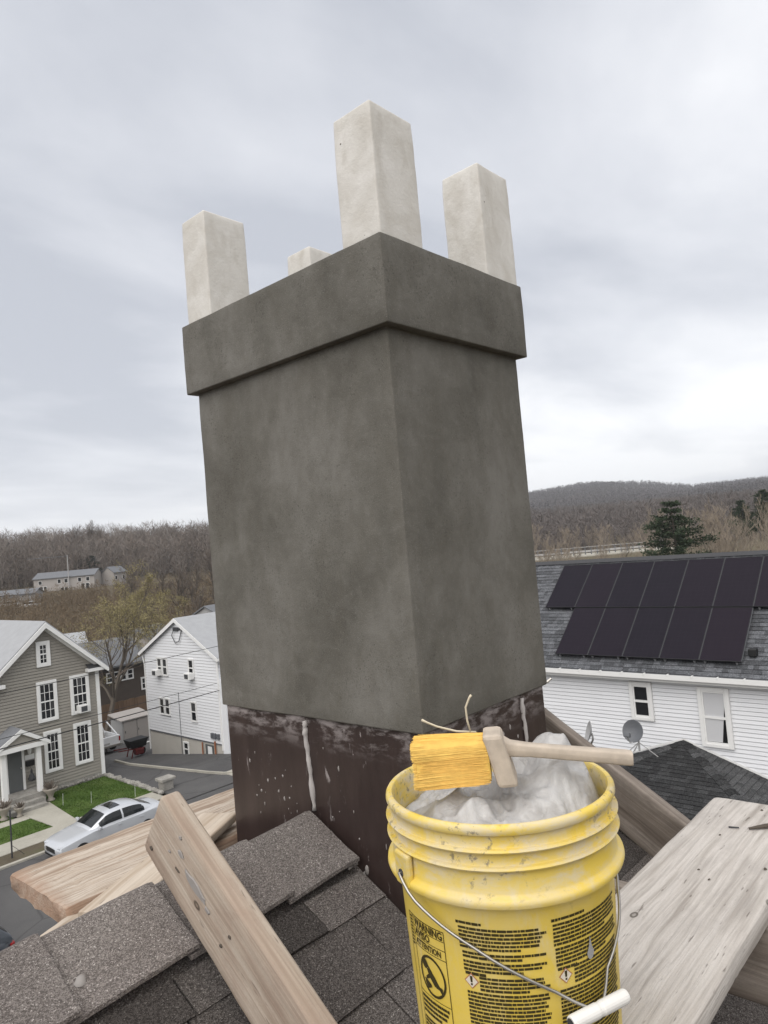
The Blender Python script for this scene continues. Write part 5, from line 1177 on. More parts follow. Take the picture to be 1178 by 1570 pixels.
for (a0, a1, z, rows, lead, h, sd_) in ((188, 207, .2550, 1, .006, .0026, 1), (189, 232, .2490, 6, .0044, .0024, 2), (190, 232, .2205, 2, .0044, .0024, 3), (190, 232, .2100, 3, .0044, .0024, 4), (190.5, 206, .1970, 1, .0055, .0028, 5), (197.5, 232, .1930, 4, .0044, .0024, 6), (190.5, 232, .1745, 24, .0044, .0024, 7),
                                   (234.5, 262, .2560, 1, .006, .0026, 8), (235, 284, .2500, 6, .0044, .0024, 9), (235.5, 284, .2225, 5, .0044, .0024, 10), (236, 252, .2000, 1, .0054, .0028, 11), (245, 284, .1985, 5, .0044, .0024, 12), (236.5, 284, .1745, 24, .0044, .0024, 13), (155.5, 178.5, .1390, 4, .0060, .0030, 14), (155.5, 178.5, .1120, 14, .0044, .0024, 15)):
    g_ = greek(a0, a1, z, rows, lead, h, sd_); mids.add(g_.v, g_.f)
mids.build('small_print', 'ink', body)
def diamond(a, z, s):
    d = MB(); wpoly(d, [(a-deg(s), z), (a, z-s), (a+deg(s), z), (a, z+s)], .0007); dia = d.build('hazard_diamond', 'label_red', body)
    d = MB(); wpoly(d, [(a-deg(s*.84), z), (a, z-s*.84), (a+deg(s*.84), z), (a, z+s*.84)], .0010); d.build('hazard_field', 'label_white', body)
    d = MB(); wpoly(d, [(a-deg(.0012), z-.0012), (a+deg(.0012), z-.0012), (a+deg(.0017), z+.006), (a-deg(.0017), z+.006)], .0013); wquad(d, a-deg(.0012), z-.0048, a+deg(.0012), z-.0024, .0013); d.build('exclamation_mark', 'ink', body)
diamond(193.4, .1865, .0092); diamond(240.0, .1895, .0090)
drop = MB(); wpoly(drop, [(255.7+deg(.0058*math.cos(t_)*(1 if math.sin(t_) < 0 else (1-.75*math.sin(t_)))), .205+.0085*math.sin(t_)+(.010*math.sin(t_)**3 if math.sin(t_) > 0 else 0)) for t_ in [6.2832*k/24 for k in range(24)]], .0014); drop.build('cement_drip', 'dish_pale', body)
# lugs, wire bail and grip
Aear = 160.0
for a in (Aear, Aear+180):
    A = math.radians(a); rad = Vector((math.cos(A), math.sin(A), 0)); tn = Vector((-math.sin(A), math.cos(A), 0))
    lug = MB().obox(Vector((BX, BY, BZ+.298))+rad*.1545, rad*.0045, tn*.017, Vector((0, 0, .020))).build('lug', 'bucket', bk, bevel=0.003)
    MB().tube([Vector((BX, BY, BZ+.294))+rad*.158, Vector((BX, BY, BZ+.294))+rad*.1605], .005, 10).build('eyelet', 'dark_grey', lug)
E1 = Vector((BX, BY, BZ+.294)); Aa = math.radians(Aear); ax_ = Vector((math.cos(Aa), math.sin(Aa), 0)); pf = Vector((-math.sin(Aa), math.cos(Aa), 0))
hang = (pf*0.70+Vector((0, 0, -.80))).normalized()
hang = (pf*.162+Vector((0, 0, -.139)))
def bail(u):
    return E1+ax_*0.1625*u+hang*(1-abs(u)**1.35)
pts = [E1+ax_*.150]+[bail(1-2*k/48) for k in range(49)]+[E1-ax_*.150]
# keep the wire clear of the bucket wall
pp = []
for p in pts[1:-1]:
    d = Vector((p.x-BX, p.y-BY, 0)); need = max(br(max(0, p.z-BZ))+.0045, .1625-max(0, .274-(p.z-BZ))*.36)
    if d.length < need: d = d.normalized()*need; p = Vector((BX+d.x, BY+d.y, p.z))
    pp.append(p)
MB().tube([pts[0]]+pp+[pts[-1]], .0019, 7).build('bail', 'steel', bk, smooth=True)
gm = len(pp)//2; gdir = (pp[gm+3]-pp[gm-3]).normalized(); gc = pp[gm]
gdir = (gdir+Vector((0, 0, .0))).normalized(); L_ = .043
gp = MB(); gp.tube([gc-gdir*L_+Vector((0, 0, 0)), gc-gdir*(L_-.004), gc-gdir*.004, gc-gdir*.002, gc+gdir*.002, gc+gdir*.004, gc+gdir*(L_-.004), gc+gdir*L_], [.0076, .0083, .0083, .0077, .0077, .0083, .0083, .0076], 18); gp.build('grip', 'grip', bk, smooth=False, bevel=0.001)
MB().tube([gc-gdir*(L_+.0004), gc-gdir*(L_+.0008)], [.0058, .0058], 14).build('grip_hole', 'dark_grey', bk)

bk.scale = (.97, .97, 1.0); bk.location += Vector((-.0022, .0024, 0))
# ------------------------------------------------------------------ crumpled bag in the bucket
def bag():
    t = thing('plastic_bag', 'crumpled white plastic bag stuffed into the yellow bucket', 'bag', (BX, BY, BZ+.30)); n = 84; R0 = .1405
    rtv, fwv = Vector((math.sin(YAW), -math.cos(YAW), 0)), Vector((math.cos(YAW), math.sin(YAW), 0)); vs, fs = [], []
    lumps = [(.078, .012, .066, .058), (.020, .045, .036, .050), (-.055, -.030, .040, .045), (-.075, .055, .018, .04), (.045, -.065, .026, .035), (.100, .00, .030, .040), (-.02, -.08, .012, .05), (.0, .09, .012, .05)]
    for j in range(n+1):
        for i in range(n+1):
            a, b_ = 2*i/n-1, 2*j/n-1
            x, y = a*math.sqrt(1-b_*b_/2)*R0, b_*math.sqrt(1-a*a/2)*R0; rr = math.hypot(x, y)/R0
            z = .322
            for (cx, cy, h, s_) in lumps: z += h*math.exp(-((x-cx)**2+(y-cy)**2)/(s_*s_))
            p = Vector((x*15, y*15, 1.3)); p2 = p+Vector((mnoise.noise(p*.8+Vector((3, 1, 0))), mnoise.noise(p*.8+Vector((7, 2, 5))), 0))*.6
            z -= .036*abs(mnoise.noise(p2*.9))+.020*abs(mnoise.noise(p2*1.9+Vector((4, 4, 4))))+.009*abs(mnoise.noise(p2*4.1))-.016
            z = z*(1-max(0, (rr-.86)/.14)**2)+.325*max(0, (rr-.86)/.14)**2
            vs.append(rtv*x+fwv*y+Vector((BX, BY, BZ+z)))
    for j in range(n):
        for i in range(n): k = j*(n+1)+i; fs.append((k, k+1, k+n+2, k+n+1))
    mb = MB().add(vs, fs); o = mb.build('film', 'bag', t, smooth=True); t.scale = (.97, .97, 1.0); t.location += Vector((-.0022, .0024, 0))
bag()
# ------------------------------------------------------------------ masonry brush lying across the rim
def brush():
    V = Vector
    tip, head, end = V((-0.402, -0.323, -0.29)), V((-0.347, -0.406, -0.288)), V((-0.253, -0.554, -0.293))
    t = thing('masonry_brush', 'wide brush with yellow bristles and wooden handle lying across the bucket', 'brush', head)
    e1 = (head-tip).normalized(); e3 = Vector((fw.x, fw.y, 0)).normalized(); e3 = (e3-e1*e3.dot(e1)).normalized(); e2 = e3.cross(e1)
    if e2.z < 0: e2 = -e2
    L = (head-tip).length; H, D = .0275, .021
    head = head+e2*.003; tip = tip+e1*.007+e2*.001; L = (head-tip).length; e1 = (head-tip).normalized()
    core = MB(); nx, ny = 14, 10; rows = []
    for i in range(nx+1):
        f = i/nx; row = []
        for k in range(24):
            a = 6.2832*k/24; c, s_ = math.cos(a), math.sin(a); sq = lambda v: math.copysign(abs(v)**.30, v)
            hh = H*(1-.06*f)+.0012*mnoise.noise(Vector((f*5, k*2.1, 1))); fl = -.004*(1-f)
            row.append(tip+e1*L*f+e2*(sq(s_)*hh+fl*(1 if s_ < 0 else 0)+.0012*mnoise.noise(Vector((f*3, k*1.7, 0))))+e3*(sq(c)*D*(1+.12*(1-f))))
        rows.append(row)
    loft(core, [r+[r[0]] for r in rows]); core.build('bristle_core', 'bristle', t, smooth=True)
    st = MB(); r = random.Random(8)
    for k in range(6500):                        # bristles all over the bundle
        a = r.uniform(0, 6.2832); c, s_ = math.cos(a), math.sin(a); sq = lambda v: math.copysign(abs(v)**.30, v)
        lowr = s_ < 0.1
        f0, f1 = r.uniform(-.05, .25), r.uniform(.55, 1.0)
        if r.random() < .35: f0 = r.uniform(-.07, .02)
        o_ = 1.0+r.uniform(-.02, .025); off0 = r.gauss(0, .0009); off1 = r.gauss(0, .0004)
        P = lambda f, off: tip+e1*L*f+e2*(sq(s_)*H*o_*(1-.06*f)+off)+e3*(sq(c)*D*o_*(1+.12*(1-f))+off)
        st.tube([P(f0, off0), P((f0+f1)/2, (off0+off1)*.7), P(f1, off1)], [.00020, .00026, .00028], 3, False)
    for k in range(1400):                        # tip face
        y, x = r.uniform(-1, 1), r.uniform(-1, 1); b0 = tip+e2*y*H*.98+e3*x*D*1.08; st.tube([b0-e1*r.uniform(.0, .006), b0+e1*.012], [.0005, .0006], 3, False)
    tag(st.build('bristles', 'bristle', t), kind='stuff')
    s2 = MB()
    for k in range(420):
        y = -1.0+1.7*r.random()**1.6; f0, f1 = r.uniform(.0, .4), r.uniform(.5, 1.0); o_ = 1.01+r.uniform(0, .05); lay = (round(y*7)/7 if r.random() < .5 else y)+r.gauss(0, .03)
        P = lambda f: tip+e1*L*f+e2*(lay*H*(1-.05*f)+r.gauss(0, .0004))-e3*(D*o_*(1+.12*(1-f)))
        s2.tube([P(f0), P((f0+f1)/2), P(f1)], [.0002, .0003, .0003], 3, False)
    tag(s2.build('lower_bristles', 'bristle_dark', t), kind='stuff')
    e2t = (e2-e1*.22).normalized(); hd = MB().obox(head+e1*.013-e2*.001, e1*.0125, e2t*.034, e3*.024).build('head_block', 'brush_handle', t, bevel=0.005)
    dirn = (end-(head+e1*.022)).normalized(); e2h = (e2-dirn*e2.dot(dirn)).normalized(); e3h = dirn.cross(e2h)
    s0 = head+e1*.018+e2*.010; rows = []
    for f, w, h_ in ((0.0, .013, .014), (.06, .010, .0095), (.2, .009, .0080), (.6, .009, .0080), (.97, .0095, .0085), (1.0, .0085, .008)):
        c = s0.lerp(end, f); rows.append([c+e2h*math.copysign(abs(math.sin(a))**.45, math.sin(a))*h_+e3h*math.copysign(abs(math.cos(a))**.45, math.cos(a))*w for a in [6.2832*k/16 for k in range(17)]])
    hm = MB(); loft(hm, rows); hm.build('handle', 'brush_handle', t, smooth=True).modifiers.new('es', 'EDGE_SPLIT').split_angle = math.radians(45)
    for pts in ([V((-0.375, -0.4, -0.247)), V((-0.377, -0.398, -0.233)), V((-0.378, -0.398, -0.216)), V((-0.375, -0.403, -0.204)), V((-0.373, -0.405, -0.201))], [V((-0.37, -0.405, -0.248)), V((-0.387, -0.387, -0.245)), V((-0.403, -0.369, -0.237)), V((-0.411, -0.36, -0.231)), V((-0.416, -0.356, -0.227))]):
        MB().tube(pts, [.0012, .0014, .0013, .0014, .0017], 6).build('loose_strand', 'strand', t, smooth=True)
brush()

# ------------------------------------------------------------------ trees
def grow(seed, h, spread=0.55, trunk_r=None, levels=4, kids=(7, 6, 5, 4), up_bias=0.35, bare=0.28, twig_w=0.012, lean=0.0):
    """a leafless tree: (trunk and limbs, twigs) as two meshes with the foot at the origin"""
    r = random.Random(seed); limb, twig = MB(), MB(); tips = []
    trunk_r = trunk_r or h*0.020
    def branch(p, d, L, rad, lev):
        n = 5 if lev == 0 else 4 if lev == 1 else 3; pts = [p]; q = p.copy(); dd = d.copy()
        for k in range(n):
            dd = (dd+Vector((r.gauss(0, .16), r.gauss(0, .16), r.gauss(0, .08)+up_bias*.18*(lev > 0)))).normalized(); q = q+dd*(L/n); pts.append(q.copy())
        rads = [rad*(1-.72*k/n) for k in range(n+1)]
        if lev < 2: limb.tube(pts, rads, 6 if lev == 0 else 4, False)
        elif lev < levels-1: twig.tube(pts, [max(x, twig_w*.5) for x in rads], 3, False)
        else:
            s_ = dd.orthogonal().normalized()*twig_w; a, b = pts[0], pts[-1]; m = pts[len(pts)//2]
            twig.add([a-s_*.6, a+s_*.6, m+s_*.5, b, m-s_*.5], [(0, 1, 2, 3, 4)]); tips.append(b); tips.append(m)
        if lev >= levels-1: return
        K = kids[lev]
        for k in range(K):
            f = (bare if lev == 0 else .25)+(1-(bare if lev == 0 else .25))*(k+r.uniform(.2, .9))/K; i = min(n-1, int(f*n)); g = f*n-i; b = pts[i].lerp(pts[i+1], g)
            ax = (pts[i+1]-pts[i]).normalized(); az = r.uniform(0, 6.2832) if lev else k*2.4+r.uniform(-.5, .5); o1 = ax.orthogonal().normalized(); o2 = ax.cross(o1)
            ang = r.uniform(.45, .95)*(1.0 if lev else .9+spread*.4); nd = (ax*math.cos(ang)+(o1*math.cos(az)+o2*math.sin(az))*math.sin(ang)+Vector((0, 0, up_bias*.5))).normalized()
            LL = (h*spread if lev == 0 else L*.62)*r.uniform(.7, 1.1)*(1-.45*f if lev == 0 else 1-.3*f)
            branch(b, nd, LL, rads[i]*.55, lev+1)
    branch(Vector((0, 0, -.2)), Vector((lean, 0, 1)).normalized(), h*.78, trunk_r, 0)
    return limb, twig, tips
def buds(tips, seed, size, n_per):
    r = random.Random(seed); v, f = [], []
    for t in tips:
        for k in range(n_per):
            c = t+Vector((r.gauss(0, .14), r.gauss(0, .14), r.gauss(0, .12))); a, b = Vector((r.gauss(0, 1), r.gauss(0, 1), r.gauss(0, 1))).normalized()*size*r.uniform(.5, 1.3), Vector((r.gauss(0, 1), r.gauss(0, 1), r.gauss(0, 1))).normalized()*size*r.uniform(.5, 1.3)
            i = len(v); v += [c, c+a, c+b]; f.append((i, i+1, i+2))
    m = MB(); m.v = v; m.f = f; return m
def put_tree(name, label, cat, meshes, loc, rot, scale, group):
    t = bpy.data.objects.new(name, None); COL.objects.link(t); t.location = loc; t.rotation_euler = (0, 0, rot); t.scale = (scale,)*3; tag(t, label, cat, group)
    for nm, me in meshes:
        o = bpy.data.objects.new(nm, me); COL.objects.link(o); o.parent = t
    return t
def tree_meshes(key, bark, tw, **k):
    l, t, tips = grow(**k); a, b = l.mesh(key+'_trunk'), t.mesh(key+'_crown'); a.materials.append(M[bark]); b.materials.append(M[tw]); return a, b, tips
# the big budding tree between the two houses and its neighbours
a, b, tips = tree_meshes('budding', 'bark', 'twig', seed=2, h=11.0, spread=.62, trunk_r=.24, levels=5, kids=(11, 7, 5, 4), twig_w=.012, up_bias=.30, bare=.25)
bd = buds(tips, 3, .095, 5).mesh('bud_mesh'); bd.materials.append(M['bud'])
put_tree('budding_tree', 'big spreading tree with yellowish buds between the gray house and white house', 'tree', (('trunk', a), ('crown', b), ('buds', bd)), (24.6, 53.0, -12.8), 0.4, 1.0, None)
a2, b2, tips2 = tree_meshes('budding_b', 'bark', 'twig', seed=9, h=8.2, spread=.60, trunk_r=.2, levels=5, kids=(8, 6, 4, 4), twig_w=.014, up_bias=.3)
bd2 = buds(tips2, 4, .095, 6).mesh('bud_mesh_b'); bd2.materials.append(M['bud'])
put_tree('budding_tree', 'yellow budding tree rising just behind the tall white house roof', 'tree', (('trunk', a2), ('crown', b2), ('buds', bd2)), (37.5, 66.0, -11.2), 1.4, 1.05, None)
put_tree('bare_tree', 'dark thin tree close behind the corner of the gray house', 'tree', (('trunk', a2), ('crown', b2)), (20.4, 47.5, -12.7), 2.4, .80, None)
# leafless kinds
VAR = [tree_meshes('bare%d' % i, 'bark', 'twig', seed=20+i, h=12, spread=s, levels=4, kids=k, twig_w=.040, up_bias=.4, bare=.35)[:2] for i, (s, k) in enumerate(((.38, (14, 8, 5)), (.46, (15, 8, 5)), (.34, (14, 9, 5)), (.52, (13, 9, 5))))]
PALE = [tree_meshes('pale%d' % i, 'bark_pale', 'twig_pale', seed=40+i, h=9, spread=s, levels=4, kids=(13, 8, 5), twig_w=.022, up_bias=.75, bare=.12, trunk_r=.10)[:2] for i, s in enumerate((.40, .46, .36))]
rt_ = random.Random(77)
def polar(az, r): a = math.radians(az); return EYE.x+r*math.cos(a), EYE.y+r*math.sin(a)
def az_of(px): return 42.092-math.degrees(math.atan((px-589)/FPX))
APT = (100.5, 216.0)
def clear_of_apartments(x, y):
    d = (Vector((x, y))-Vector((EYE.x, EYE.y))); az = math.degrees(math.atan2(d.y, d.x)); r = d.length
    return not (az_of(190) < az < az_of(20) and 170 < r < 262)
n = 0
while n < 70:
    px = rt_.uniform(-30, 345); r = rt_.choice((rt_.uniform(120, 175), rt_.uniform(250, 330), rt_.uniform(262, 345))); x, y = polar(az_of(px), r)
    if not clear_of_apartments(x, y): continue
    if r < 200 and px < 175: continue
    s = rt_.uniform(.7, 1.15)*(0.85 if r < 200 else 1.15); v = VAR[n % 4]; n += 1
    put_tree('bare_tree', 'leafless gray brown tree standing out in the wood on the left hillside', 'tree', (('trunk', v[0]), ('crown', v[1])), (x, y, tz(x, y)-.2), rt_.uniform(0, 6.28), s, 'bare trees on the left hillside')
for px, r, s in ((138, 318, 1.75), (152, 322, 1.55), (38, 330, 1.35), (110, 326, 1.45)):
    x, y = polar(az_of(px), r); v = VAR[n % 4]; n += 1
    put_tree('bare_tree', 'leafless gray brown tree standing out in the wood on the left hillside', 'tree', (('trunk', v[0]), ('crown', v[1])), (x, y, tz(x, y)-.2), rt_.uniform(0, 6.28), s, 'bare trees on the left hillside')
n = 0
while n < 64:                                    # pale thickets behind the solar roof
    px = rt_.uniform(800, 1215); r = rt_.uniform(84, 122) if px > 985 or rt_.random() < .6 else rt_.uniform(148, 200); x, y = polar(az_of(px), r); v = PALE[n % 3]
    if 968 < px < 1082 and r < 102: continue
    n += 1
    tall = 1.0 if px < 985 else 1.12+.3*rt_.random()
    put_tree('bare_tree', 'pale leafless tree in the thicket behind the solar panel roof', 'tree', (('trunk', v[0]), ('crown', v[1])), (x, y, tz(x, y)-.2), rt_.uniform(0, 6.28), rt_.uniform(.62, .95)*tall, 'pale bare trees behind the solar roof')
def pine(label, x, y, h, seed, wid, mat='needle', lo=.22):
    r = random.Random(seed); z0 = tz(x, y)-.2; t = thing('pine_tree', label, 'pine tree', (x, y, z0)); tr_ = MB().tube([(x, y, z0), (x+.1, y, z0+h*.5), (x, y+.1, z0+h)], [h*.022, h*.014, .02], 7); tr_.build('trunk', 'bark', t); nd, bo = MB(), MB()
    k = 0; z = h*lo
    while z < h*.99:
        f = (z-h*lo)/(h*(.99-lo)); L = wid*(1-f)**.62*r.uniform(.5, 1.1)+.25
        for j in range(5):
            a = k*1.3+j*1.2566+r.uniform(-.3, .3); LL = L*r.uniform(.6, 1.15); d = Vector((math.cos(a), math.sin(a), r.uniform(-.02, .25))); p0 = Vector((x, y, z0+z)); bo.tube([p0, p0+d*LL*.6, p0+d*LL+Vector((0, 0, .1*LL))], [.05, .03, .01], 3, False)
            for q_ in range(int(60+LL*45)):
                g = r.uniform(.25, 1.05); c = p0+d*LL*g+Vector((r.gauss(0, .20), r.gauss(0, .20), r.gauss(.04, .13)))*(.5+LL*.22); s_ = r.uniform(.15, .34)
                u_ = Vector((r.gauss(0, 1), r.gauss(0, 1), r.gauss(.5, .6))).normalized()*s_; v_ = Vector((r.gauss(0, 1), r.gauss(0, 1), r.gauss(0, .4))).normalized()*s_*.45; nd.add([c, c+u_+v_, c+u_*.9-v_], [(0, 1, 2)])
        z += h*.055*r.uniform(.8, 1.2); k += 1
    bo.build('branches', 'bark', t); nd.build('crown', mat, t)
x, y = polar(az_of(1029), 82); pine('dark green pine with layered branches behind the solar panel roof', x, y, 12.6, 5, 4.2, lo=.50)
x, y = polar(az_of(1170), 150); pine('dark pine half cut by the picture edge above the thicket', x, y, 10.2, 6, 3.8)
x, y = polar(az_of(1135), 170); pine('small dark pine crown among bare trees near the picture edge', x, y, 9.6, 7, 3.6)
x, y = polar(az_of(50), 345); pine('dark evergreen on the skyline of the left hillside', x, y, 11.5, 8, 4.2, 'conifer_far')
x, y = polar(az_of(135), 268); pine('dark evergreen above the long apartment block roof', x, y, 9.5, 9, 4.4, 'conifer_far')
x, y = polar(az_of(118), 272); pine('second dark evergreen above the long apartment block', x, y, 8.0, 10, 4.0, 'conifer_far')

# woods too far to tell apart: one mass of twig-sized slivers per hillside
def wood(name, label, pts, K, wid, hmin, hmax, mat, seed, flat=False, lowfrac=.15):
    g = np.random.default_rng(seed); n = len(pts); P = np.array(pts); H = g.uniform(hmin, hmax, n); V = []
    cr = H*g.uniform(.16, .26, n)
    for k in range(K):
        f = g.uniform(lowfrac, 1.0, n); ang = g.uniform(0, 2*np.pi, n); rad = cr*np.sqrt(g.uniform(0, 1, n))*np.sin(np.clip(f, .05, 1)*np.pi*.92+.15)**.7
        rad = np.abs(np.nan_to_num(rad)); c = P+np.stack([np.cos(ang)*rad, np.sin(ang)*rad, f*H], 1)
        L = H*g.uniform(.08, .20, n); d = np.stack([np.cos(ang)*.55+g.normal(0, .4, n), np.sin(ang)*.55+g.normal(0, .4, n), g.uniform(.3, 1.3, n)], 1); d /= np.linalg.norm(d, axis=1)[:, None]
        s_ = np.cross(d, g.normal(0, 1, (n, 3))); s_ /= np.linalg.norm(s_, axis=1)[:, None]; w = wid*g.uniform(.6, 1.4, n)[:, None]
        V.append(np.stack([c-s_*w, c+s_*w, c+d*L[:, None]], 1))
    for q in range(2):                            # trunks
        w = (H*.012+.05)[:, None]; s_ = np.stack([np.cos(q*1.57+H), np.sin(q*1.57+H), 0*H], 1); V.append(np.stack([P-s_*w, P+s_*w, P+np.stack([g.normal(0, .4, n), g.normal(0, .4, n), H*.8], 1)], 1))
    V = np.concatenate(V, 0).reshape(-1, 3); m = len(V)//3; me = bpy.data.meshes.new(name)
    me.vertices.add(len(V)); me.vertices.foreach_set('co', V.astype(np.float32).ravel()); me.loops.add(len(V)); me.loops.foreach_set('vertex_index', np.arange(len(V), dtype=np.int32)); me.polygons.add(m); me.polygons.foreach_set('loop_start', np.arange(0, len(V), 3, dtype=np.int32)); me.update(); me.validate()
    tag(link(name, me, mat), label, 'woods', kind='stuff')
def scatter(n, px0, px1, r0, r1, seed, ok=None):
    r = random.Random(seed); out = []
    while len(out) < n:
        rr = math.sqrt(r.uniform(r0*r0, r1*r1)); x, y = polar(az_of(r.uniform(px0, px1)), rr)
        if ok is None or ok(x, y, rr): out.append((x, y, tz(x, y)-.3))
    return out
cl_ = lambda x, y, r: clear_of_apartments(x, y)
wood('hillside_wood', 'gray brown leafless wood covering the left hillside', scatter(1500, -90, 420, 245, 420, 1, cl_), 105, .085, 6.5, 15, 'forest_left', 2)
wood('pale_hillside_wood', 'paler gray leafless trees mixed into the left hillside wood', scatter(700, -90, 420, 245, 420, 12, cl_), 90, .075, 8, 17, 'forest_grey', 13)
wood('hillside_scrub', 'brown leafless scrub on the lower slope of the left hillside', scatter(2300, -90, 420, 85, 208, 3), 70, .045, 1.6, 4.2, 'scrub', 4, lowfrac=.02)
wood('valley_wood', 'reddish brown leafless wood on the valley floor behind the thicket', scatter(3800, 740, 1260, 175, 640, 5), 60, .11, 7, 12, 'forest_right', 6)
wood('far_hill_wood', 'gray wood covering the far hill on the right', scatter(15000, 740, 1260, 640, 1750, 7), 22, .42, 8, 13, 'far_forest', 8)
wood('hidden_wood', 'leafless wood on the hill behind the chimney', scatter(3400, 380, 790, 130, 900, 9), 40, .16, 7, 13, 'forest_left', 10)
wood('far_hidden_wood', 'far leafless wood on the hills behind the chimney', scatter(7000, 330, 790, 800, 1750, 14), 18, .45, 8, 13, 'far_forest', 15)

# ------------------------------------------------------------------ far buildings
def block(name, label, cx, cy, rot, L, W, z0, hw_, hr_, wallm, roofm, wins, cat='building'):
    t = thing(name, label, cat, (cx, cy, z0)); t.rotation_euler = (0, 0, rot); D = []
    def add(mb, nm, m, par=None):
        me = mb.mesh(nm); o = link(nm, me, m, par or t); return o
    w = add(MB().add([(-L/2, -W/2, -1), (L/2, -W/2, -1), (L/2, W/2, -1), (-L/2, W/2, -1), (-L/2, -W/2, hw_), (L/2, -W/2, hw_), (L/2, W/2, hw_), (-L/2, W/2, hw_), (-L/2, 0, hw_+hr_), (L/2, 0, hw_+hr_)], [(0, 1, 5, 4), (1, 2, 6, 9, 5), (2, 3, 7, 6), (3, 0, 4, 8, 7)]), 'wall', wallm)
    r_ = MB()
    for sy in (-1, 1): r_.prism([(-L/2-.3, 0, hw_+hr_+.02), (L/2+.3, 0, hw_+hr_+.02), (L/2+.3, sy*(W/2+.4), hw_-.4*hr_/(W/2)+.02), (-L/2-.3, sy*(W/2+.4), hw_-.4*hr_/(W/2)+.02)], (0, 0, .18))
    add(r_, 'roof', roofm)
    for (u, z, a, h) in wins:
        f = add(MB().box(u-a/2-.1, -W/2-.06, z-.1, u+a/2+.1, -W/2-.005, z+h+.1), 'window', 'white_trim'); add(MB().box(u-a/2, -W/2-.09, z, u+a/2, -W/2-.06, z+h), 'pane', 'window_glass', f)
    return t
d_ = Vector((104.0-88.5, 213.0-228.0)); rot = math.atan2(d_.y, d_.x)
block('apartment_block', 'long beige apartment block on the left hillside', 95.6, 218.6, rot, 17.8, 8, -6.5, 4.6, 1.6, 'apartment', 'roof_grey',
      [(-7, 2.9, .9, 1.0), (-1.4, 2.9, .9, 1.1), (.6, 2.9, .9, 1.1), (4.6, 2.9, .9, 1.1), (7.0, 2.9, .9, 1.1), (-.6, .2, .9, 1.3), (.6, .2, .9, 1.3), (5.4, .2, .9, 2.0), (6.8, .2, .9, 2.0), (-6.8, .2, 1.0, 2.0), (-5.6, .2, .8, 2.0)])
block('apartment_block', 'narrow pale block standing beyond the end of the long apartment block', 107.6, 213.5, rot+1.2, 6, 4.4, -6.6, 4.8, 1.6, 'apartment', 'roof_grey', [(-2, 2.6, .8, 1.0), (1.5, 2.6, .8, 1.0)])
block('far_house', 'small white gabled house half hidden by the budding tree', 41.5, 76, .6, 6, 5, -12.4, 3.4, 1.6, 'apartment', 'roof_grey', [(0, 1.2, .8, 1.1)], 'house')
block('far_house', 'low gray roofed house behind the roof of the tall white house', 62.0, 88.0, .2, 11, 7, -12.6, 4.0, 1.7, 'dish_pale', 'roof_grey', [(-3, 1.2, .8, 1.1), (3, 1.2, .8, 1.1)], 'house')
block('far_house', 'pale roofed house behind the gray house gable', 30.0, 82.0, -.3, 12, 8, -12.9, 3.4, 2.2, 'apartment', 'roof_pale', [(0, 1.2, .8, 1.1)], 'house')
x, y = polar(az_of(160), 300); block('hill_house', 'pale house among trees high on the left hillside', x, y, -.5, 9, 7, tz(x, y), 4.5, 2, 'apartment', 'roof_grey', [(-2, 2, 1, 1.2), (2, 2, 1, 1.2)], 'house')
x, y = polar(az_of(262), 285); block('hill_house', 'pale house behind bare trunks on the left hillside', x, y, -.7, 10, 7, tz(x, y), 5, 2, 'apartment', 'roof_grey', [(-2, 2, 1, 1.2), (2, 2, 1, 1.2)], 'house')
x, y = polar(az_of(20), 205); block('low_garage', 'low gray garage beside the apartment block drive', x, y, -.7, 10, 6, tz(x, y), 2.2, 1.0, 'dish_pale', 'roof_grey', [], 'garage')
for px, r, lab in ((38, 190, 'small white car parked below the long apartment block'), (8, 196, 'small white car parked near the picture edge on the hillside')):
    x, y = polar(az_of(px), r); z = tz(x, y)+.1; t = thing('far_car', lab, 'car', (x, y, z)); t.rotation_euler = (0, 0, rot)
    for nm, m_, bxs in (('body', 'white_paint', (-2.2, -.9, .25, 2.2, .9, .85)), ('cabin', 'car_glass', (-1.2, -.8, .853, 1.3, .8, 1.35)), ('roof', 'white_paint', (-1.0, -.75, 1.353, 1.1, .75, 1.42))):
        mb = MB(); mb.box(*bxs); o = link(nm, mb.mesh(nm), m_, t); bv = o.modifiers.new('b', 'BEVEL'); bv.width = .15 if nm == 'body' else .02; bv.segments = 2
    for wx_ in (-1.4, 1.4):
        for sy in (-1, 1): mb = MB(); mb.tube([(wx_, sy*.7, .33), (wx_, sy*.92, .33)], .33, 10); link('wheel', mb.mesh('wheel'), 'tyre', t)
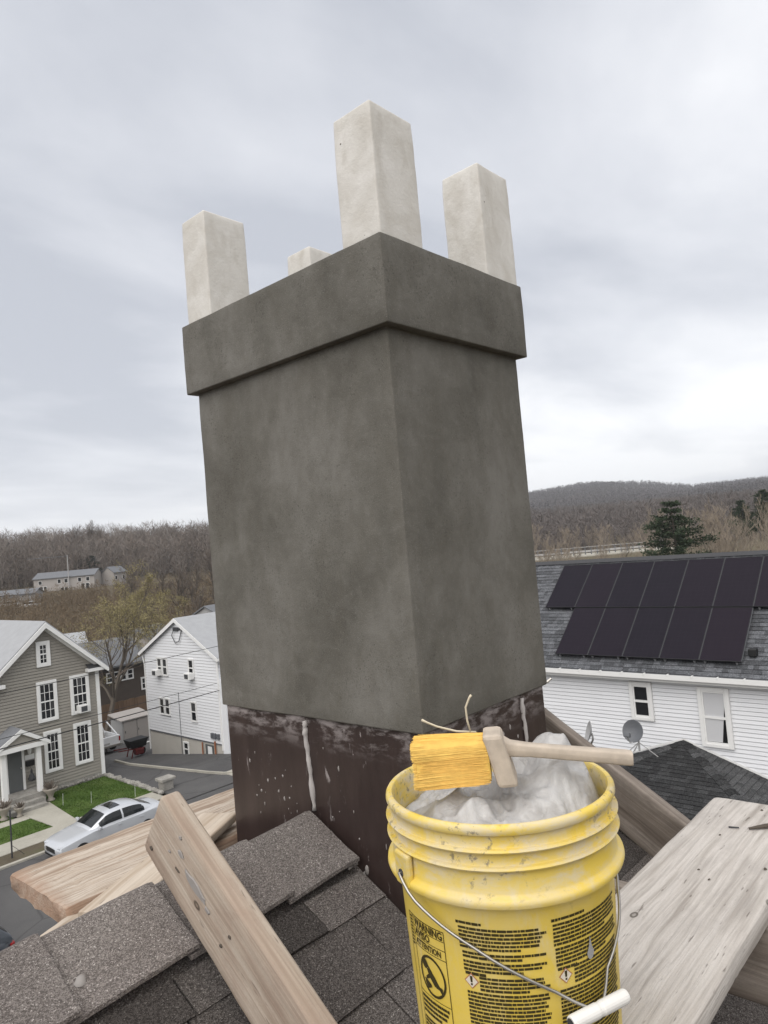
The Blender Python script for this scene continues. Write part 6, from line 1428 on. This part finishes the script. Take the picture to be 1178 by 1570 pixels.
x, y = polar(az_of(99), 235); z = tz(x, y); lp = thing('light_pole', 'tall pole with a cross arm above the apartment block', 'pole', (x, y, z)); MB().tube([(x, y, z), (x, y, z+10.5)], [.2, .13], 8).build('pole', 'dish_pale', lp); MB().bar((x, y, z+10.2), (x-9, y+7, z+10.2), .14).build('arm', 'dish_grey', lp)
# highway guard rail on its embankment behind the solar roof
a_, b_ = polar(az_of(800), 131), polar(az_of(1010), 136)
gr = thing('guard_rail', 'pale guard rail along the embankment behind the solar panel roof', 'guard rail', (*a_, tz(*a_)))
A_, B_ = Vector((*a_, tz(*a_)+.75)), Vector((*b_, tz(*b_)+.75)); MB().bar(A_, B_, .08, .34).build('rail', 'rail', gr); MB().bar(A_+Vector((0, 0, .75)), B_+Vector((0, 0, .75)), .06, .10).build('rail', 'rail', gr)
for k in range(24): p = A_.lerp(B_, k/23); MB().box(p.x-.07, p.y-.07, p.z-1.0, p.x+.07, p.y+.07, p.z+.75).build('post', 'dish_grey', gr)
rb = MB(); a2_, b2_ = polar(az_of(780), 128.5), polar(az_of(1030), 133.5); d__ = (Vector((*b2_, 0))-Vector((*a2_, 0))).normalized(); nn = Vector((-d__.y, d__.x, 0)); rb.prism([Vector((*a2_, tz(*a2_)-.6))-nn*2, Vector((*b2_, tz(*b2_)-.6))-nn*2, Vector((*b2_, tz(*b2_)-.6))+nn*9, Vector((*a2_, tz(*a2_)-.6))+nn*9], (0, 0, .75)); tag(rb.build('highway', 'concrete'), 'pale roadway on the embankment behind the thicket', kind='structure')

# ------------------------------------------------------------------ air: a thin even haze over the valley
hzb = MB().box(-2600, -2600, -30, 2600, 2600, 125)
hm = bpy.data.materials.new('haze'); hm.use_nodes = True; hn, hl = hm.node_tree.nodes, hm.node_tree.links
for n_ in list(hn): hn.remove(n_)
ho_ = hn.new('ShaderNodeOutputMaterial'); hv = hn.new('ShaderNodeVolumePrincipled'); hv.inputs['Color'].default_value = (0.86, 0.89, 0.94, 1); hv.inputs['Density'].default_value = 0.00022; hl.new(hv.outputs[0], ho_.inputs['Volume'])
hz_o = tag(hzb.build('haze', hm), 'thin pale haze in the valley air', kind='stuff')
